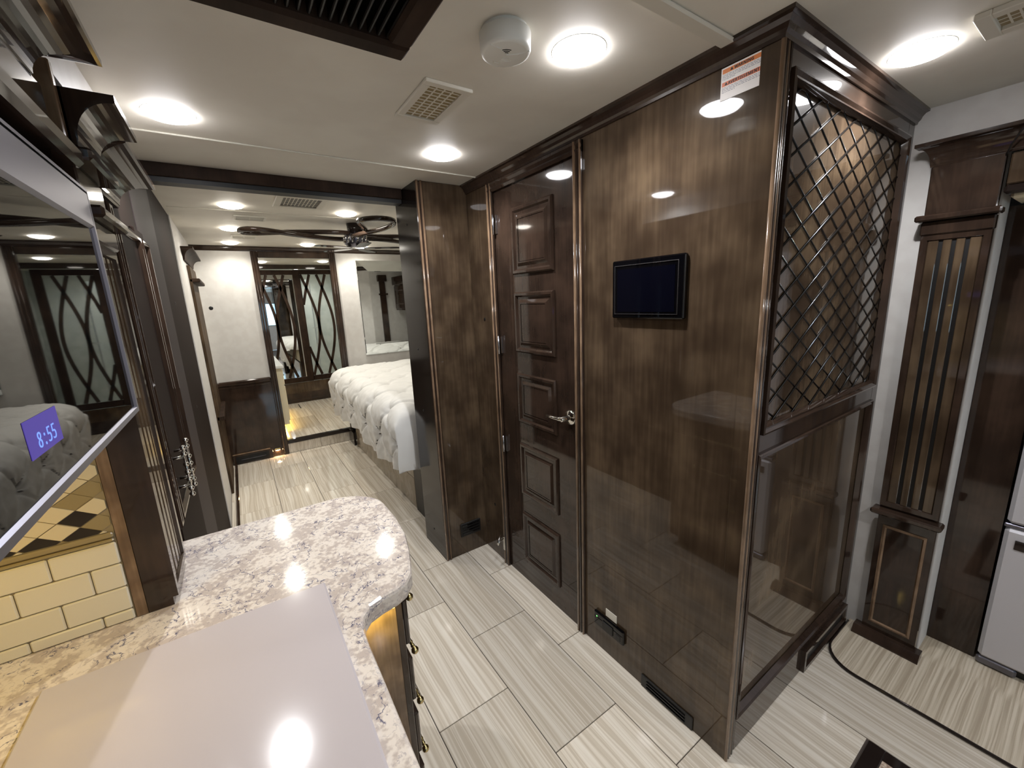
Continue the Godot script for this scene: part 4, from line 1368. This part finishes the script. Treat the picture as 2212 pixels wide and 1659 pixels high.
func quilt_pt(s: float, z: float, rng_noise: FastNoiseLite) -> Vector3:
	# s: arc length from the hem at the foot side up over the edge and across the bed (metres)
	var hang := 0.46
	var rad := 0.14
	var top := 0.885
	var x_edge := 0.800
	var p: Vector3
	var nrm: Vector3
	# the ends of the bed round over as well
	var e0 := clampf((-2.56 - z) / 0.16, 0.0, 1.0)
	var e1 := clampf((z + 4.80) / 0.16, 0.0, 1.0)
	var edge := sqrt(1.0 - pow(1.0 - minf(e0, e1), 2.0))
	if s < hang - rad:
		var fl := (hang - rad - s) / (hang - rad)
		p = Vector3(x_edge + 0.03 * fl + 0.014 * fl * sin(z * 15.0 + 0.8) + 0.010 * fl * sin(z * 31.0), top - rad - (hang - rad - s) + 0.030 * fl * sin(z * 4.6 + 0.7), z)
		nrm = Vector3(-1, 0, 0)
	elif s < hang + rad * 0.57:
		var a := (s - (hang - rad)) / rad
		p = Vector3(x_edge + rad - rad * cos(a), top - rad + rad * sin(a), z)
		nrm = Vector3(-cos(a), sin(a), 0)
	else:
		p = Vector3(x_edge + rad + (s - hang - rad * 0.57), top, z)
		nrm = Vector3(0, 1, 0)
	# tufts on a diamond grid
	var u := s / 0.200
	var w := z / 0.200
	var ua := u + w
	var ub := u - w
	var fa := ua / 2.0 - roundf(ua / 2.0)
	var fb := ub / 2.0 - roundf(ub / 2.0)
	var da := absf(fa) * 2.0
	var db := absf(fb) * 2.0
	var d := sqrt(da * da + db * db)
	var h := 0.034 * (1.0 - exp(-d * d / 0.09))
	h += 0.013 * (1.0 - exp(-pow(minf(da, db), 2.0) / 0.004))
	var ang := atan2(fa, fb)
	h += 0.008 * cos(ang * 9.0 + rng_noise.get_noise_2d(u * 8.0, w * 8.0) * 5.0) * exp(-d * 2.6) * smoothstep(0.0, 0.12, d)
	h += 0.010 * rng_noise.get_noise_2d(u * 22.0, w * 22.0)
	p += nrm * (h - 0.012)
	p.y -= (1.0 - edge) * 0.16 * smoothstep(hang - rad * 1.2, hang + 0.1, s)
	return p

func quilt() -> void:
	var noise := FastNoiseLite.new()
	noise.seed = 5
	noise.frequency = 0.05
	var st := mb(true)
	var ns := 150
	var nz := 210
	var s_max := 2.0
	var grid := []
	for i in ns + 1:
		var row := []
		var s := s_max * pow(float(i) / ns, 1.15)
		for j in nz + 1:
			row.append(quilt_pt(s, lerpf(-4.80, -2.56, float(j) / nz), noise))
		# the quilt turns down over the near end of the bed
		for j in 12:
			var e := 0.045 * (j + 1)
			var p: Vector3 = row[nz]
			row.append(Vector3(p.x + 0.006 * sin(e * 20.0), maxf(p.y - e, 0.45 + 0.02 * sin(p.x * 17.0)), p.z + 0.02 * sin(minf(e * 9.0, 1.4)) + 0.010 * sin(p.x * 24.0)))
		grid.append(row)
	for i in ns:
		for j in nz + 12:
			quad(st, grid[i][j], grid[i + 1][j], grid[i + 1][j + 1], grid[i][j + 1], Vector3(-1, 1.2, 0) if j < nz else Vector3(0, 0.2, 1))
	var q := build(st, "quilt", M.linen)
	tag(q, "white pintucked quilt with pinched diamond tufts draped over the bed", "quilt")

func fan() -> void:
	var hub := Vector3(0.885, 2.075, -3.42)
	var f := thing("ceiling_fan", "dark ceiling fan with big wooden loops and ribbed hub above bed", "ceiling fan", hub)
	var st := mb(true)
	lathe(st, [Vector2(0.0, 0.105), Vector2(0.060, 0.104), Vector2(0.055, 0.03), Vector2(0.0, 0.03)], Transform3D(), 24)
	build(st, "ceiling_mount", M.darkwood, f)
	st = mb(true)
	lathe(st, [Vector2(0.0, 0.03), Vector2(0.075, 0.028), Vector2(0.088, 0.010), Vector2(0.086, -0.040), Vector2(0.070, -0.062), Vector2(0.0, -0.066)], Transform3D(), 32)
	var h := build(st, "hub", M.steel_dark, f)
	for k in 16:
		var a := TAU * k / 16
		var rb := mb(true)
		tube(rb, [Vector3(cos(a) * 0.089, 0.008, sin(a) * 0.089), Vector3(cos(a + 0.2) * 0.088, -0.038, sin(a + 0.2) * 0.088)], 0.006, 6)
		build(rb, "rib", M.chrome, h)
	# loops: each leaves the hub, opens into a teardrop and crosses itself
	for an in [176.0, 92.0, -4.0]:
		var dir := Vector3(cos(deg_to_rad(an)), 0, sin(deg_to_rad(an)))
		var side := Vector3(-dir.z, 0, dir.x)
		var pts := []
		for i in 41:
			var t := float(i) / 40.0
			var th := lerpf(-PI, PI, t)
			# distance along the arm and sideways swing, with one crossing
			var fr := 0.5 + 0.5 * cos(th)
			var swing := 0.19 * sin(th) * (fr - 0.36) / 0.64
			pts.append(dir * (0.04 + 0.72 * fr) + side * swing + Vector3(0, 0.012 + (0.017 if th > 0.0 else -0.017) * smoothstep(0.4, 1.6, absf(th)), 0))
		st = mb(true)
		tube(st, pts, 0.017, 8)
		build(st, "loop", M.wood, f)
	for k in 5:
		var a := deg_to_rad(20 + 72 * k)
		var d := Vector3(cos(a), 0, sin(a))
		var sd := Vector3(-d.z, 0, d.x)
		st = mb()
		var o := Vector3(0, -0.075, 0)
		var bl := [o + d * 0.05 - sd * 0.018, o + d * 0.14 - sd * 0.045, o + d * 0.31 - sd * 0.035, o + d * 0.34 + sd * 0.005, o + d * 0.30 + sd * 0.04, o + d * 0.13 + sd * 0.035, o + d * 0.05 + sd * 0.018]
		for i in range(1, bl.size() - 1):
			var tw := Vector3(0, 0.004, 0)
			tri(st, bl[0] + tw, bl[i] + tw, bl[i + 1] + tw, Vector3.UP)
			tri(st, bl[0], bl[i], bl[i + 1], Vector3.DOWN)
		for i in bl.size():
			var b1: Vector3 = bl[i]
			var b2: Vector3 = bl[(i + 1) % bl.size()]
			quad(st, b1, b2, b2 + Vector3(0, 0.004, 0), b1 + Vector3(0, 0.004, 0), (b1 + b2) / 2.0 - (o + d * 0.2))
		build(st, "blade", M.darkwood, f)

# ---------------------------------------------------------------- raised bathroom behind the bedroom
func build_bathroom() -> void:
	var ZD := -6.88
	var st := mb()
	bx(st, -0.4, 2.2, -0.06, 0.142, -7.0, -4.955)
	var f := struct(st, "floor_bathroom", M.grout, "raised tile floor of the rear bathroom behind a dark nosing", "floor")
	for i in 4:
		for k in 4:
			var x0 := 0.10 + 0.3053 * i
			var z1 := -4.99 - 0.6115 * k - (0.3 if i % 2 == 0 else 0.0) + 0.3
			var za := z1 - 0.61
			z1 = minf(z1, -4.99)
			if z1 - za < 0.03 or z1 < -6.9:
				continue
			box("tile", M.tiles[(i + 2 * k) % 5], f, x0 + 0.001, x0 + 0.304, 0.142, 0.150, maxf(za, -6.87), z1 - 0.002, 0.001)
	box("riser_tile", M.tiles[1], f, 0.291, 0.63, 0.001, 0.108, -4.955, -4.946, 0.001)
	box("riser_tile", M.tiles[3], f, 0.632, 0.97, 0.001, 0.108, -4.955, -4.946, 0.001)
	box("step_nosing", M.darkwood, f, 0.291, 0.985, 0.110, 0.152, -4.985, -4.938, 0.003)
	box("floor_hatch_line", M.black, f, 0.62, 0.632, 0.1502, 0.1512, -6.75, -6.45)
	wall("wall_bath_left", M.wallpaper, "left wall of the rear bathroom", -0.30, -0.2, 0.0, CE, -7.0, -5.01)
	wall("wall_bath_right", M.shower, "right wall of the rear bathroom", 1.75, 1.85, 0.0, CE, -8.0, -5.01)
	wall("wall_bath_end", M.shower, "pale tiled shower wall behind the glass door", -0.3, 1.85, 0.0, CE, -8.1, -8.0)
	wall("wall_bath_left_end", M.shower, "side wall of the shower", -0.3, -0.2, 0.0, CE, -8.0, -7.0)
	wall("ceiling_shower", M.ceiling, "shower ceiling", -0.4, 1.9, CE, CE + 0.05, -8.1, -7.2, "ceiling")
	wall("floor_shower", M.shower, "shower floor", -0.4, 1.9, 0.0, 0.15, -8.1, -7.0, "floor")
	# header and base of the sliding doors
	var fr := thing("door_surround", "dark wooden header and base panel around the sliding mirror doors", "door frame", Vector3.ZERO)
	box("header", M.wood, fr, -0.2, 1.75, 2.118, CE - 0.001, ZD - 0.03, ZD + 0.03, 0.004)
	box("base_panel", M.panel, fr, -0.2, 1.75, 0.30, 0.455, ZD - 0.03, ZD + 0.012)
	box("base_panel", M.wood, fr, -0.2, 1.75, 0.20, 0.30, ZD - 0.03, ZD + 0.012)
	box("baseboard", M.wood, fr, -0.2, 1.75, 0.151, 0.20, ZD - 0.03, ZD + 0.02, 0.005)
	slide_door("sliding_door", "sliding mirror door with interlaced wooden arcs over a mirror", 0.25, 0.90, ZD + 0.012, M.mirror, M.satin, 0.53, 2.105)
	slide_door("sliding_door", "sliding glass door with interlaced dark wooden arcs before the shower", 0.83, 1.42, ZD - 0.014, M.glass, M.satin, 1.088, 2.112)
	# shower fittings behind the glass
	var sh := thing("shower_screen", "clear shower screen with chrome edge and handle behind arc door", "shower screen", Vector3.ZERO)
	box("glass_panel", M.glass, sh, 1.05, 1.058, 0.2, 2.0, -7.9, -7.1)
	box("edge_profile", M.silver, sh, 1.045, 1.063, 0.2, 2.0, -7.10, -7.085)
	st = mb(true)
	tube(st, [Vector3(1.045, 1.25, -7.09), Vector3(1.02, 1.25, -7.05), Vector3(1.10, 1.25, -7.03)], 0.008, 8)
	build(st, "handle", M.chrome, sh)
	# vanity
	var v := thing("vanity", "cream bathroom vanity with small dark knobs beside the opening", "vanity", Vector3.ZERO)
	box("body", M.cream, v, -0.19, 0.375, 0.24, 0.90, -6.80, -5.30)
	box("toe_base", M.cream, v, -0.19, 0.32, 0.151, 0.24, -6.80, -5.34)
	box("top", M.white, v, -0.19, 0.40, 0.90, 0.935, -6.82, -5.28, 0.006)
	for k in 3:
		var dz := -5.36 - k * 0.48
		var dr := box("drawer", M.cream, v, 0.376, 0.392, 0.70, 0.87, dz - 0.44, dz, 0.004)
		st = mb(true)
		ball(st, Vector3(0.404, 0.785, dz - 0.22), 0.012, 8)
		build(st, "knob", M.black, dr)
		var do := box("door", M.cream, v, 0.376, 0.392, 0.27, 0.68, dz - 0.44, dz, 0.004)
		st = mb(true)
		ball(st, Vector3(0.404, 0.60, dz - 0.40), 0.012, 8)
		build(st, "knob", M.black, do)
		st = mb()
		rect_frame(st, "x", 0.392, 1.0, dz - 0.38, dz - 0.06, 0.33, 0.62, [[0.0, 0.0], [0.0, 0.005], [0.010, 0.005], [0.016, 0.0]])
		build(st, "panel_moulding", M.cream, do)
	var tl := thing("strip_lamp", "yellow toe-kick strip lamp under the cream vanity", "strip lamp", Vector3(0.345, 0.234, -5.9))
	box("diffuser", M.glow_yellow, tl, -0.012, 0.012, -0.002, 0.004, -0.55, 0.55)
	area(tl, Vector3(0, -0.004, 0), Vector2(0.024, 1.1), 0.10, Color(1.0, 0.82, 0.35))

func slide_door(called: String, label: String, x0: float, x1: float, z: float, pane: Material, wood: Material, mid: float, top: float) -> void:
	var d := thing(called, label, "sliding door", Vector3.ZERO)
	var sw := 0.085
	box("stile", wood, d, x0, x0 + sw, 0.46, top, z - 0.012, z + 0.012, 0.003)
	box("stile", wood, d, x1 - sw, x1, 0.46, top, z - 0.012, z + 0.012, 0.003)
	box("rail", wood, d, x0 + sw, x1 - sw, top - 0.065, top, z - 0.012, z + 0.012, 0.003)
	box("rail", wood, d, x0 + sw, x1 - sw, 0.46, 0.535, z - 0.012, z + 0.012, 0.003)
	box("pane", pane, d, x0 + sw, x1 - sw, 0.535, top - 0.065, z - 0.005, z - 0.001)
	var h0 := 0.72
	var h1 := 1.856
	for i in 2:
		var cx: float = mid + (i - 0.5) * 0.216
		for s in [-1.0, 1.0]:
			var pts := PackedVector2Array()
			var n := 24
			for k in n + 1:
				var y := lerpf(0.54, top - 0.068, float(k) / n)
				var u := (y - (h0 + h1) / 2.0) / (h1 - h0)
				var off: float = s * 0.105 * cos(PI * u) if absf(u) < 0.5 else -s * (absf(u) - 0.5) * 0.36
				pts.append(Vector2(cx + off, y))
			var st := mb()
			for k in n:
				var a := pts[k]
				var b := pts[k + 1]
				if a.x < x0 + sw - 0.01 or b.x < x0 + sw - 0.01 or a.x > x1 - sw + 0.01 or b.x > x1 - sw + 0.01:
					continue
				var e := (b - a).normalized()
				var nn := Vector2(-e.y, e.x) * 0.018
				extr(st, PackedVector2Array([a - nn, b - nn, b + nn, a + nn]), "z", z - 0.001, z + 0.007)
			build(st, "arc", wood, d)
